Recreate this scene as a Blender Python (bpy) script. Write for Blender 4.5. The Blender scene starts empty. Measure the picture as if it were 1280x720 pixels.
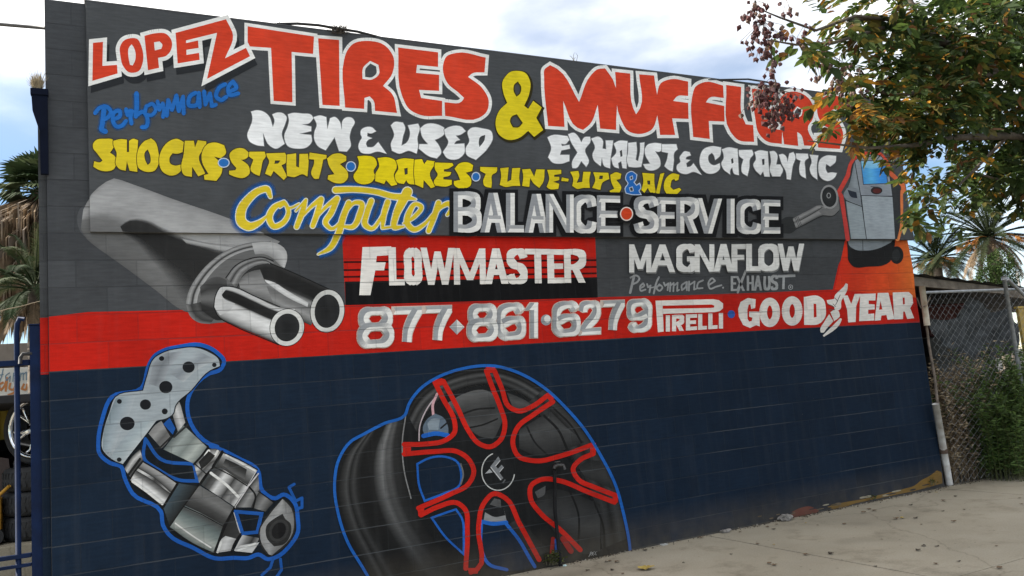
import bpy, bmesh, math, random
import numpy as np
from mathutils import Vector, Matrix, noise
from mathutils.geometry import tessellate_polygon, delaunay_2d_cdt
R = math.radians
rnd = random.Random(7)
SC = bpy.context.scene
COL = SC.collection

# ------------------------------------------------------------------ camera
F_PX, YAW, PITCH, ROLL = 1003.2, 0.470742, 0.126441, -0.086614   # focal length in 1280-wide pixels
CAM = Vector((0.0, -6.6297, 1.600))
_cy, _sy, _cp, _sp = math.cos(YAW), math.sin(YAW), math.cos(PITCH), math.sin(PITCH)
FWD = Vector((_sy*_cp, _cy*_cp, _sp)); _r = Vector((_cy, -_sy, 0)); _u = _r.cross(FWD)
RGT = math.cos(ROLL)*_r + math.sin(ROLL)*_u
UPV = -math.sin(ROLL)*_r + math.cos(ROLL)*_u
cd = bpy.data.cameras.new('camera'); cam = bpy.data.objects.new('camera', cd); COL.objects.link(cam)
cd.sensor_width = 36; cd.sensor_fit = 'HORIZONTAL'; cd.lens = 36*F_PX/1280; cd.clip_start = 0.05; cd.clip_end = 3000
cam.matrix_world = Matrix(((RGT.x, UPV.x, -FWD.x, CAM.x), (RGT.y, UPV.y, -FWD.y, CAM.y), (RGT.z, UPV.z, -FWD.z, CAM.z), (0, 0, 0, 1)))
SC.camera = cam

# ------------------------------------------------------------------ light
SUN_EL, SUN_AZ = R(36), R(-58)          # behind the building, from the left
w = bpy.data.worlds.new('World'); SC.world = w; w.use_nodes = True
nt = w.node_tree; N = nt.nodes; Lk = nt.links; N.clear()
out = N.new('ShaderNodeOutputWorld'); bg = N.new('ShaderNodeBackground'); Lk.new(bg.outputs[0], out.inputs[0])
sky = N.new('ShaderNodeTexSky'); sky.sky_type = 'NISHITA'; sky.sun_disc = False
sky.sun_elevation = SUN_EL; sky.sun_rotation = SUN_AZ; sky.air_density = 1.0; sky.dust_density = 0.0; sky.ozone_density = 3.0
tc = N.new('ShaderNodeTexCoord'); mp = N.new('ShaderNodeMapping'); mp.inputs['Scale'].default_value = (1.3, 1.3, 3.2)
mp.inputs['Location'].default_value = (-0.1222, 3.8895, -1.5152)
Lk.new(tc.outputs['Generated'], mp.inputs[0])
nz = N.new('ShaderNodeTexNoise'); nz.inputs['Scale'].default_value = 1.5; nz.inputs['Detail'].default_value = 7; nz.inputs['Roughness'].default_value = 0.48
Lk.new(mp.outputs[0], nz.inputs['Vector'])
cr = N.new('ShaderNodeMapRange'); cr.interpolation_type = 'SMOOTHSTEP'
cr.inputs['From Min'].default_value = 0.36; cr.inputs['From Max'].default_value = 0.60
sz = N.new('ShaderNodeSeparateXYZ'); Lk.new(tc.outputs['Generated'], sz.inputs[0])     # cloud cover grows overhead
bz = N.new('ShaderNodeMapRange'); bz.inputs[1].default_value = 0.22; bz.inputs[2].default_value = 0.43; bz.inputs[3].default_value = -0.14; bz.inputs[4].default_value = -0.005; Lk.new(sz.outputs['Z'], bz.inputs[0])
ab = N.new('ShaderNodeMath'); ab.operation = 'ADD'; Lk.new(nz.outputs['Fac'], ab.inputs[0]); Lk.new(bz.outputs[0], ab.inputs[1])
Lk.new(ab.outputs[0], cr.inputs['Value'])
hz = N.new('ShaderNodeMapRange'); hz.inputs[1].default_value = 0.24; hz.inputs[2].default_value = 0.42; hz.inputs[3].default_value = 0.0; hz.inputs[4].default_value = 0.20; Lk.new(sz.outputs['Z'], hz.inputs[0])   # thin high veil
Lk.new(hz.outputs[0], cr.inputs['To Min'])
mx = N.new('ShaderNodeMix'); mx.data_type = 'RGBA'
Lk.new(cr.outputs[0], mx.inputs['Factor']); Lk.new(sky.outputs[0], mx.inputs[6]); mx.inputs[7].default_value = (12.5, 12.3, 11.9, 1)
Lk.new(mx.outputs[2], bg.inputs[0]); bg.inputs[1].default_value = 0.065
sl = bpy.data.lights.new('sun', 'SUN'); sl.energy = 4.0; sl.angle = R(0.6); sl.color = (1.0, 0.94, 0.84)
sun = bpy.data.objects.new('sun', sl); COL.objects.link(sun)
sd = Vector((math.sin(SUN_AZ)*math.cos(SUN_EL), math.cos(SUN_AZ)*math.cos(SUN_EL), math.sin(SUN_EL)))
sun.rotation_euler = sd.to_track_quat('Z', 'Y').to_euler()
SC.view_settings.view_transform = 'Standard'; SC.view_settings.look = 'None'
SC.view_settings.exposure = 1.43; SC.view_settings.gamma = 1.0

# ------------------------------------------------------------------ helpers
def ray(px, py):
    return (FWD*F_PX + RGT*(px-640) - UPV*(py-360)).normalized()
def at(px, py, Y):                      # where the sight line of a photo pixel meets the plane y = Y
    d = ray(px, py); t = (Y-CAM.y)/d.y
    return CAM + d*t
def far(px, py, dist):
    return CAM + ray(px, py)*dist
def s2l(c):
    c /= 255.0
    return c/12.92 if c <= 0.04045 else ((c+0.055)/1.055)**2.4
def C(*c):
    return tuple(s2l(x) for x in c)
def tag(o, label=None, cat=None, group=None, kind=None):
    if label: o['label'] = label
    if cat: o['category'] = cat
    if group: o['group'] = group
    if kind: o['kind'] = kind
    return o
def empty(name, loc=(0, 0, 0)):
    o = bpy.data.objects.new(name, None); COL.objects.link(o); o.location = loc; o.empty_display_size = 0.1
    return o
def mat(name, col, rough=0.7, metal=0.0, var=0.25, scale=6.0, bump=0.0, bscale=40.0, spec=0.4, col2=None, trans=0.0):
    m = bpy.data.materials.new(name); m.use_nodes = True; n = m.node_tree.nodes; l = m.node_tree.links
    b = n['Principled BSDF']; b.inputs['Roughness'].default_value = rough; b.inputs['Metallic'].default_value = metal
    b.inputs['Specular IOR Level'].default_value = spec
    t = n.new('ShaderNodeTexCoord'); z = n.new('ShaderNodeTexNoise'); z.inputs['Scale'].default_value = scale; z.inputs['Detail'].default_value = 6
    l.new(t.outputs['Object'], z.inputs['Vector'])
    r = n.new('ShaderNodeValToRGB'); e = r.color_ramp.elements
    c2 = col2 or tuple(x*(1-var) for x in col)
    e[0].color = (*c2, 1); e[0].position = 0.3; e[1].color = (*(tuple(min(1, x*(1+var*0.6)) for x in col) if not col2 else col), 1); e[1].position = 0.7
    l.new(z.outputs['Fac'], r.inputs[0]); l.new(r.outputs[0], b.inputs['Base Color'])
    if bump:
        z2 = n.new('ShaderNodeTexNoise'); z2.inputs['Scale'].default_value = bscale; z2.inputs['Detail'].default_value = 5
        l.new(t.outputs['Object'], z2.inputs['Vector'])
        bp = n.new('ShaderNodeBump'); bp.inputs['Strength'].default_value = bump; bp.inputs['Distance'].default_value = 0.01
        l.new(z2.outputs['Fac'], bp.inputs['Height']); l.new(bp.outputs[0], b.inputs['Normal'])
    if trans:
        o = n['Material Output']; tr = n.new('ShaderNodeBsdfTranslucent'); ms = n.new('ShaderNodeMixShader'); ms.inputs[0].default_value = trans
        l.new(r.outputs[0], tr.inputs[0]); l.new(b.outputs[0], ms.inputs[1]); l.new(tr.outputs[0], ms.inputs[2]); l.new(ms.outputs[0], o.inputs[0])
    return m

class MB:
    def __init__(s): s.v = []; s.f = []; s.m = []
    def quad(s, *p, mi=0):
        i = len(s.v); s.v += [tuple(x) for x in p]; s.f.append(tuple(range(i, i+len(p)))); s.m.append(mi)
    def box(s, a, b, mi=0, rot=None, c=None):
        (x0, y0, z0), (x1, y1, z1) = a, b; i = len(s.v)
        pts = [(x0,y0,z0),(x1,y0,z0),(x1,y1,z0),(x0,y1,z0),(x0,y0,z1),(x1,y0,z1),(x1,y1,z1),(x0,y1,z1)]
        if rot is not None:
            c = Vector(c) if c is not None else (Vector(a)+Vector(b))/2
            pts = [tuple(rot @ (Vector(p)-c) + c) for p in pts]
        s.v += pts
        for q in ((0,3,2,1),(4,5,6,7),(0,1,5,4),(1,2,6,5),(2,3,7,6),(3,0,4,7)): s.f.append(tuple(i+k for k in q)); s.m.append(mi)
    def tube(s, pts, r, n=8, mi=0, cap=True):
        pts = [Vector(p) for p in pts]; k = len(pts)
        rr = r if isinstance(r, (list, tuple)) else [r]*k
        i0 = len(s.v); ref = None
        for j, p in enumerate(pts):
            d = (pts[min(j+1, k-1)]-pts[max(j-1, 0)]).normalized()
            if ref is None: ref = Vector((0, 0, 1)) if abs(d.z) < 0.9 else Vector((1, 0, 0))
            a = d.cross(ref).normalized(); b = a.cross(d).normalized(); ref = b
            for q in range(n):
                t = 2*math.pi*q/n; s.v.append(tuple(p+(a*math.cos(t)+b*math.sin(t))*rr[j]))
        for j in range(k-1):
            for q in range(n):
                q2 = (q+1) % n; s.f.append((i0+j*n+q, i0+j*n+q2, i0+(j+1)*n+q2, i0+(j+1)*n+q)); s.m.append(mi)
        if cap:
            s.f.append(tuple(i0+q for q in range(n))); s.m.append(mi)
            s.f.append(tuple(i0+(k-1)*n+q for q in reversed(range(n)))); s.m.append(mi)
    def lathe(s, prof, M=None, n=32, mi=0, closed=False):      # profile of (radius, height) round the z axis
        i0 = len(s.v); k = len(prof); M = M or Matrix()
        for (r, h) in prof:
            for q in range(n):
                t = 2*math.pi*q/n; s.v.append(tuple(M @ Vector((r*math.cos(t), r*math.sin(t), h))))
        for j in range(k if closed else k-1):
            j2 = (j+1) % k
            for q in range(n):
                q2 = (q+1) % n; s.f.append((i0+j*n+q, i0+j*n+q2, i0+j2*n+q2, i0+j2*n+q)); s.m.append(mi)
    def build(s, name, mats, parent=None, smooth=False, bevel=0.0):
        me = bpy.data.meshes.new(name); me.from_pydata(s.v, [], s.f)
        for m in (mats if isinstance(mats, (list, tuple)) else [mats]): me.materials.append(m)
        me.polygons.foreach_set('material_index', s.m)
        if smooth: me.polygons.foreach_set('use_smooth', [True]*len(s.f))
        me.update()
        o = bpy.data.objects.new(name, me); COL.objects.link(o)
        if parent is not None: o.parent = parent; o.matrix_parent_inverse = Matrix.Translation(parent.location).inverted()
        if bevel:
            bv = o.modifiers.new('bevel', 'BEVEL'); bv.width = bevel; bv.segments = 2; bv.limit_method = 'ANGLE'
        return o
# ------------------------------------------------------------------ the setting
G_ASPH = mat('asphalt', (0.075, 0.073, 0.07), 0.9, var=0.35, scale=3, bump=0.4, bscale=120)
G_DIRT = mat('dirt', (0.16, 0.135, 0.10), 0.95, var=0.4, scale=2.0, bump=0.6, bscale=30)
WALL_TOP, WX0, WX1 = 4.845, -0.385, 8.99
BZ, BX0, BX1, BY = 3.034, -0.107, 9.07, -0.035

def slab(name, x0, x1, y0, y1, z, m, thick=0.0, nx=1):
    b = MB()
    if thick: b.box((x0, y0, z-thick), (x1, y1, z))
    else: b.quad((x0, y0, z), (x1, y0, z), (x1, y1, z), (x0, y1, z))
    return tag(b.build(name, m), kind='structure')
slab('ground', -600, 600, -600, 600, -0.14, G_ASPH)
slab('yard_ground', -30, 40, 0.0, 40, -0.004, mat('yard_dirt', (0.20, 0.185, 0.16), 0.95, var=0.3, scale=1.5, bump=0.5, bscale=40), 0.13)

def concrete():
    m = bpy.data.materials.new('concrete'); m.use_nodes = True; n = m.node_tree.nodes; l = m.node_tree.links; b = n['Principled BSDF']
    b.inputs['Roughness'].default_value = 0.9; b.inputs['Specular IOR Level'].default_value = 0.25
    t = n.new('ShaderNodeTexCoord')
    def nzz(s, d=6, r=0.6):
        z = n.new('ShaderNodeTexNoise'); z.inputs['Scale'].default_value = s; z.inputs['Detail'].default_value = d; z.inputs['Roughness'].default_value = r
        l.new(t.outputs['Object'], z.inputs['Vector']); return z
    def ramp(src, *st):
        r = n.new('ShaderNodeValToRGB'); e = r.color_ramp.elements
        while len(e) < len(st): e.new(0.5)
        for k, (p, c) in enumerate(st): e[k].position = p; e[k].color = (*c, 1)
        l.new(src, r.inputs[0]); return r.outputs[0]
    def mul(a, bb, f=1.0):
        x = n.new('ShaderNodeMix'); x.data_type = 'RGBA'; x.blend_type = 'MULTIPLY'; x.inputs[0].default_value = f
        l.new(a, x.inputs[6]); l.new(bb, x.inputs[7]); return x.outputs[2]
    base = ramp(nzz(0.7, 8).outputs['Fac'], (0.25, (0.29, 0.258, 0.20)), (0.5, (0.36, 0.322, 0.25)), (0.75, (0.43, 0.385, 0.305)))
    stain = ramp(nzz(1.9, 7, 0.7).outputs['Fac'], (0.30, (0.62, 0.60, 0.57)), (0.46, (0.95, 0.94, 0.92)), (0.7, (1, 1, 1)))
    fine = ramp(nzz(70, 4, 0.7).outputs['Fac'], (0.3, (0.80, 0.79, 0.77)), (0.6, (1, 1, 1)))
    vo = n.new('ShaderNodeTexVoronoi'); vo.inputs['Scale'].default_value = 7; l.new(t.outputs['Object'], vo.inputs['Vector'])
    spot = ramp(vo.outputs['Distance'], (0.05, (0.45, 0.42, 0.38)), (0.09, (1, 1, 1)))
    # hairline cracks and old dark drip stains
    wv = n.new('ShaderNodeVectorMath'); wv.operation = 'MULTIPLY_ADD'; wv.inputs[1].default_value = (0.5, 0.5, 0.5); l.new(nzz(1.4, 5).outputs['Color'], wv.inputs[0]); l.new(t.outputs['Object'], wv.inputs[2])
    vc = n.new('ShaderNodeTexVoronoi'); vc.feature = 'DISTANCE_TO_EDGE'; vc.inputs['Scale'].default_value = 0.42; l.new(wv.outputs[0], vc.inputs['Vector'])
    crack = ramp(vc.outputs['Distance'], (0.0, (0.45, 0.42, 0.38)), (0.006, (1, 1, 1)))
    oil = ramp(nzz(0.9, 3, 0.4).outputs['Fac'], (0.60, (1, 1, 1)), (0.72, (0.66, 0.65, 0.63)))
    c = mul(mul(mul(mul(mul(base, stain), fine), spot, 0.7), crack, 0.45), oil)
    l.new(c, b.inputs['Base Color'])
    bp = n.new('ShaderNodeBump'); bp.inputs['Strength'].default_value = 0.35; bp.inputs['Distance'].default_value = 0.006
    l.new(nzz(90, 5, 0.7).outputs['Fac'], bp.inputs['Height']); l.new(bp.outputs[0], b.inputs['Normal'])
    return m
CONC = concrete()
JOINT = mat('joint', (0.10, 0.09, 0.08), 1.0)
# the pavement: separate cast slabs with open joints, kerb and road behind the camera
b = MB()
xs = [-6.0, -3.35, -0.7, 1.95, 5.30, 8.85, 11.9, 15.0, 18.0, 21.0]
for i in range(len(xs)-1):
    for (ya, yb) in ((-0.012, -2.62), (-2.632, -5.2)):
        b.box((xs[i]+0.009, yb, -0.12), (xs[i+1]-0.009, ya, 0.0))
sw = tag(b.build('sidewalk', CONC, bevel=0.004), kind='structure')
slab('joint_bed', -6.0, 21.0, -5.2, -0.012, -0.02, JOINT)
b = MB(); b.box((-40, -5.36, -0.14), (60, -5.206, 0.002)); tag(b.build('kerb', CONC, bevel=0.015), kind='structure')
slab('road', -200, 200, -17, -5.364, -0.134, mat('road_asphalt', (0.06, 0.058, 0.056), 0.85, var=0.3, scale=4, bump=0.4, bscale=150))
slab('far_pavement', -60, 80, -21, -17, 0.0, CONC, 0.13)

# ------------------------------------------------------------------ the painted wall
def paint_mat(name, blocks=True, alpha=False):
    m = bpy.data.materials.new(name); m.use_nodes = True; n = m.node_tree.nodes; l = m.node_tree.links; b = n['Principled BSDF']
    b.inputs['Roughness'].default_value = 0.78; b.inputs['Specular IOR Level'].default_value = 0.10
    at_ = n.new('ShaderNodeAttribute'); at_.attribute_name = 'paint'
    g = n.new('ShaderNodeTexCoord')
    sep = n.new('ShaderNodeSeparateXYZ'); l.new(g.outputs['Object'], sep.inputs[0])
    z = n.new('ShaderNodeTexNoise'); z.inputs['Scale'].default_value = 2.3; z.inputs['Detail'].default_value = 8; z.inputs['Roughness'].default_value = 0.65
    l.new(g.outputs['Object'], z.inputs['Vector'])
    mr = n.new('ShaderNodeMapRange'); mr.inputs[1].default_value = 0.3; mr.inputs[2].default_value = 0.7; mr.inputs[3].default_value = 0.86; mr.inputs[4].default_value = 1.12
    l.new(z.outputs['Fac'], mr.inputs[0])
    # brush streaks
    mpg = n.new('ShaderNodeMapping'); mpg.inputs['Scale'].default_value = (5, 1, 34); l.new(g.outputs['Object'], mpg.inputs[0])
    z2 = n.new('ShaderNodeTexNoise'); z2.inputs['Scale'].default_value = 1.6; z2.inputs['Detail'].default_value = 4; l.new(mpg.outputs[0], z2.inputs['Vector'])
    mr2 = n.new('ShaderNodeMapRange'); mr2.inputs[1].default_value = 0.3; mr2.inputs[2].default_value = 0.7; mr2.inputs[3].default_value = 0.86; mr2.inputs[4].default_value = 1.09
    l.new(z2.outputs['Fac'], mr2.inputs[0])
    mm = n.new('ShaderNodeMath'); mm.operation = 'MULTIPLY'; l.new(mr.outputs[0], mm.inputs[0]); l.new(mr2.outputs[0], mm.inputs[1])
    vm = n.new('ShaderNodeVectorMath'); vm.operation = 'SCALE'; l.new(at_.outputs['Color'], vm.inputs[0]); l.new(mm.outputs[0], vm.inputs['Scale'])
    col = vm.outputs[0]
    # chalky fading and faint vertical run marks
    mpd = n.new('ShaderNodeMapping'); mpd.inputs['Scale'].default_value = (9, 1, 0.7); l.new(g.outputs['Object'], mpd.inputs[0])
    z3 = n.new('ShaderNodeTexNoise'); z3.inputs['Scale'].default_value = 1.3; z3.inputs['Detail'].default_value = 7; z3.inputs['Roughness'].default_value = 0.6; l.new(mpd.outputs[0], z3.inputs['Vector'])
    m3 = n.new('ShaderNodeMapRange'); m3.inputs[1].default_value = 0.5; m3.inputs[2].default_value = 0.85; m3.inputs[3].default_value = 0.0; m3.inputs[4].default_value = 0.07; l.new(z3.outputs['Fac'], m3.inputs[0])
    ch = n.new('ShaderNodeMix'); ch.data_type = 'RGBA'; l.new(m3.outputs[0], ch.inputs[0]); l.new(col, ch.inputs[6]); ch.inputs[7].default_value = (0.17, 0.17, 0.17, 1); col = ch.outputs[2]
    bp = n.new('ShaderNodeBump'); bp.inputs['Distance'].default_value = 0.006
    if blocks:
        cmb = n.new('ShaderNodeCombineXYZ'); l.new(sep.outputs['X'], cmb.inputs['X'])
        ad = n.new('ShaderNodeMath'); ad.operation = 'ADD'; ad.inputs[1].default_value = 20*0.2032 - 4.6569 + 0.2032*4; l.new(sep.outputs['Z'], ad.inputs[0])
        l.new(ad.outputs[0], cmb.inputs['Y'])
        # wobble the joints a little
        zw = n.new('ShaderNodeTexNoise'); zw.inputs['Scale'].default_value = 3; l.new(g.outputs['Object'], zw.inputs['Vector'])
        vs = n.new('ShaderNodeVectorMath'); vs.operation = 'SCALE'; vs.inputs['Scale'].default_value = 0.006; l.new(zw.outputs['Color'], vs.inputs[0])
        va = n.new('ShaderNodeVectorMath'); l.new(cmb.outputs[0], va.inputs[0]); l.new(vs.outputs[0], va.inputs[1])
        br = n.new('ShaderNodeTexBrick'); br.offset = 0.5
        for k, v in (('Scale', 1.0), ('Mortar Size', 0.0045), ('Mortar Smooth', 0.4), ('Brick Width', 0.4064), ('Row Height', 0.2032), ('Bias', 0)): br.inputs[k].default_value = v
        l.new(va.outputs[0], br.inputs['Vector'])
        br.inputs['Color1'].default_value = (0.90, 0.90, 0.90, 1); br.inputs['Color2'].default_value = (1.08, 1.08, 1.08, 1); br.inputs['Mortar'].default_value = (1, 1, 1, 1)
        bt = n.new('ShaderNodeMix'); bt.data_type = 'RGBA'; bt.blend_type = 'MULTIPLY'; bt.inputs[0].default_value = 1; l.new(col, bt.inputs[6]); l.new(br.outputs['Color'], bt.inputs[7]); col = bt.outputs[2]
        # bed joints (horizontal) read more than head joints
        ml = n.new('ShaderNodeMath'); ml.operation = 'FRACT'; dv = n.new('ShaderNodeMath'); dv.operation = 'DIVIDE'; dv.inputs[1].default_value = 0.2032
        sp2 = n.new('ShaderNodeSeparateXYZ'); l.new(va.outputs[0], sp2.inputs[0]); l.new(sp2.outputs['Y'], dv.inputs[0]); l.new(dv.outputs[0], ml.inputs[0])
        pg = n.new('ShaderNodeMath'); pg.operation = 'PINGPONG'; pg.inputs[1].default_value = 0.5; l.new(ml.outputs[0], pg.inputs[0])
        lt = n.new('ShaderNodeMapRange'); lt.inputs[1].default_value = 0.008; lt.inputs[2].default_value = 0.030; lt.inputs[3].default_value = 1; lt.inputs[4].default_value = 0; l.new(pg.outputs[0], lt.inputs[0])
        zl = n.new('ShaderNodeTexNoise'); zl.inputs['Scale'].default_value = 1.1; zl.inputs['Detail'].default_value = 5; l.new(g.outputs['Object'], zl.inputs['Vector'])
        ml2 = n.new('ShaderNodeMapRange'); ml2.inputs[1].default_value = 0.42; ml2.inputs[2].default_value = 0.62; ml2.inputs[3].default_value = 0.05; ml2.inputs[4].default_value = 0.42; l.new(zl.outputs['Fac'], ml2.inputs[0])
        mf = n.new('ShaderNodeMath'); mf.operation = 'MULTIPLY'; l.new(lt.outputs[0], mf.inputs[0]); l.new(ml2.outputs[0], mf.inputs[1])
        # dusty ledge colour low on the wall, dark gap higher up
        mz = n.new('ShaderNodeMapRange'); mz.inputs[1].default_value = 1.9; mz.inputs[2].default_value = 2.3; l.new(sep.outputs['Z'], mz.inputs[0])
        dc = n.new('ShaderNodeMix'); dc.data_type = 'RGBA'; dc.inputs[6].default_value = (0.13, 0.14, 0.15, 1); dc.inputs[7].default_value = (0.02, 0.02, 0.022, 1); l.new(mz.outputs[0], dc.inputs[0])
        mc = n.new('ShaderNodeMix'); mc.data_type = 'RGBA'; l.new(mf.outputs[0], mc.inputs[0]); l.new(col, mc.inputs[6]); l.new(dc.outputs[2], mc.inputs[7]); col = mc.outputs[2]
        # head joints: faint
        hj = n.new('ShaderNodeMath'); hj.operation = 'MULTIPLY'; hj.inputs[1].default_value = 0.16; l.new(br.outputs['Fac'], hj.inputs[0])
        mc2 = n.new('ShaderNodeMix'); mc2.data_type = 'RGBA'; l.new(hj.outputs[0], mc2.inputs[0]); l.new(col, mc2.inputs[6]); mc2.inputs[7].default_value = (0.035, 0.038, 0.042, 1); col = mc2.outputs[2]
        inv = n.new('ShaderNodeMath'); inv.operation = 'MULTIPLY_ADD'; inv.inputs[1].default_value = -1.0
        zr = n.new('ShaderNodeTexNoise'); zr.inputs['Scale'].default_value = 55; zr.inputs['Detail'].default_value = 5; l.new(g.outputs['Object'], zr.inputs['Vector'])
        sc_ = n.new('ShaderNodeMath'); sc_.operation = 'MULTIPLY'; sc_.inputs[1].default_value = 0.35; l.new(zr.outputs['Fac'], sc_.inputs[0])
        l.new(br.outputs['Fac'], inv.inputs[0]); l.new(sc_.outputs[0], inv.inputs[2]); l.new(inv.outputs[0], bp.inputs['Height']); bp.inputs['Strength'].default_value = 0.6
        # dust and splashes at the foot
        dz = n.new('ShaderNodeMapRange'); dz.inputs[1].default_value = 0.0; dz.inputs[2].default_value = 0.36; dz.inputs[3].default_value = 0.8; dz.inputs[4].default_value = 0.0; l.new(sep.outputs['Z'], dz.inputs[0])
        zd = n.new('ShaderNodeTexNoise'); zd.inputs['Scale'].default_value = 6; zd.inputs['Detail'].default_value = 6; l.new(g.outputs['Object'], zd.inputs['Vector'])
        md = n.new('ShaderNodeMath'); md.operation = 'MULTIPLY'; l.new(dz.outputs[0], md.inputs[0]); l.new(zd.outputs['Fac'], md.inputs[1])
        mc3 = n.new('ShaderNodeMix'); mc3.data_type = 'RGBA'; l.new(md.outputs[0], mc3.inputs[0]); l.new(col, mc3.inputs[6]); mc3.inputs[7].default_value = (0.12, 0.10, 0.075, 1); col = mc3.outputs[2]
        # scuffs: sparse pale flecks
        zs = n.new('ShaderNodeTexNoise'); zs.inputs['Scale'].default_value = 26; zs.inputs['Detail'].default_value = 3; l.new(g.outputs['Object'], zs.inputs['Vector'])
        ms_ = n.new('ShaderNodeMapRange'); ms_.inputs[1].default_value = 0.74; ms_.inputs[2].default_value = 0.80; ms_.inputs[3].default_value = 0.0; ms_.inputs[4].default_value = 0.35; l.new(zs.outputs['Fac'], ms_.inputs[0])
        mc4 = n.new('ShaderNodeMix'); mc4.data_type = 'RGBA'; l.new(ms_.outputs[0], mc4.inputs[0]); l.new(col, mc4.inputs[6]); mc4.inputs[7].default_value = (0.16, 0.16, 0.16, 1); col = mc4.outputs[2]
    else:
        l.new(z2.outputs['Fac'], bp.inputs['Height']); bp.inputs['Strength'].default_value = 0.12
    l.new(bp.outputs[0], b.inputs['Normal']); l.new(col, b.inputs['Base Color'])
    if alpha:
        tr = n.new('ShaderNodeBsdfTransparent'); ms = n.new('ShaderNodeMixShader'); o = n['Material Output']
        l.new(at_.outputs['Alpha'], ms.inputs[0]); l.new(tr.outputs[0], ms.inputs[1]); l.new(b.outputs[0], ms.inputs[2]); l.new(ms.outputs[0], o.inputs[0])
    return m
P_WALL, P_BOARD = paint_mat('block_wall_paint'), paint_mat('board_paint', False)
P_WALL_S, P_BOARD_S = paint_mat('block_wall_spray_paint', True, True), paint_mat('board_spray_paint', False, True)

def set_paint(me, cols):                # one RGBA per vertex
    a = me.color_attributes.new('paint', 'FLOAT_COLOR', 'POINT')
    a.data.foreach_set('color', np.array(cols, dtype=np.float32).ravel())

bld = empty('painted_block_building', (4.3, 0, 0))
tag(bld, 'flat roofed charcoal, red and navy block building covered with a hand painted car repair mural', 'building')
# body: front wall with the three painted bands, sides, roof with parapet
def body():
    b = MB(); cols = []
    # split heights of the front along the painted bands are handled by the paint layers; the body is bare block in charcoal
    b.box((WX0, 0.0, -0.1), (WX1, 0.22, WALL_TOP))
    b.box((WX0, 0.22, -0.1), (WX0+0.2, 7.0, WALL_TOP-0.02)); b.box((WX1-0.2, 0.22, -0.1), (WX1, 7.0, WALL_TOP-0.02))
    b.box((WX0+0.2, 6.8, -0.1), (WX1-0.2, 7.0, WALL_TOP-0.02)); b.box((WX0+0.2, 0.22, 4.2), (WX1-0.2, 6.8, 4.35))
    o = b.build('block_wall', P_WALL, bld)
    set_paint(o.data, [(*C(70, 72, 75), 1)]*len(b.v)); return o
block_wall = body()
b = MB(); b.box((BX0, BY, BZ), (BX1, -0.002, WALL_TOP+0.006))
board = b.build('sign_board', P_BOARD, bld, bevel=0.004); set_paint(board.data, [(*C(76, 78, 80), 1)]*len(b.v))
b = MB(); b.box((BX0-0.01, -0.034, WALL_TOP+0.008), (BX1, 0.24, WALL_TOP+0.02)); b.build('parapet_cap', mat('cap_metal', (0.07, 0.07, 0.075), 0.6), bld)

# ---- tracing tools: outlines are read in photo pixels and put on the wall face
EPS = 0.00006
def arc_resample(p, n):
    p = np.array(p, float); d = np.r_[0, np.cumsum(np.hypot(*np.diff(p, axis=0).T))]
    if d[-1] == 0: return p
    t = np.linspace(0, d[-1], n); return np.c_[np.interp(t, d, p[:, 0]), np.interp(t, d, p[:, 1])]
def smooth(p, closed, corner=58, sub=5):
    """Catmull-Rom through the points; sharp turns stay corners."""
    p = [np.array(q, float) for q in p]; n = len(p); tan = []
    for i in range(n):
        if not closed and i in (0, n-1): tan.append(None); continue
        a, c = p[i-1], p[(i+1) % n]; u, v = p[i]-a, c-p[i]
        lu, lv = np.hypot(*u), np.hypot(*v)
        ang = math.degrees(math.acos(max(-1, min(1, float(u@v)/(lu*lv+1e-9)))))
        tan.append(None if ang > corner else (u/lu*lv+v/lv*lu)/(lu+lv+1e-9))
    out = []
    for i in range(n if closed else n-1):
        a, c = p[i], p[(i+1) % n]; L = np.hypot(*(c-a)); ta, tb = tan[i], tan[(i+1) % n]
        d = (c-a)/(L+1e-9)
        if ta is None and tb is None: out.append(a); continue
        ta = d if ta is None else ta; tb = d if tb is None else tb
        for k in range(sub):
            t = k/sub; h00 = 2*t**3-3*t**2+1; h10 = t**3-2*t**2+t; h01 = -2*t**3+3*t**2; h11 = t**3-t**2
            out.append(h00*a+h10*L*ta+h01*c+h11*L*tb)
    if not closed: out.append(p[-1])
    return out
class Crop:                              # coordinates read in an enlarged detail of the photo
    def __init__(s, x, y, k): s.x, s.y, s.k = x, y, k
    def __call__(s, txt):
        return [(s.x+float(a)/s.k, s.y+float(b)/s.k) for a, b in (q.split(',') for q in txt.split())]
PXc = Crop(0, 0, 1)

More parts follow.
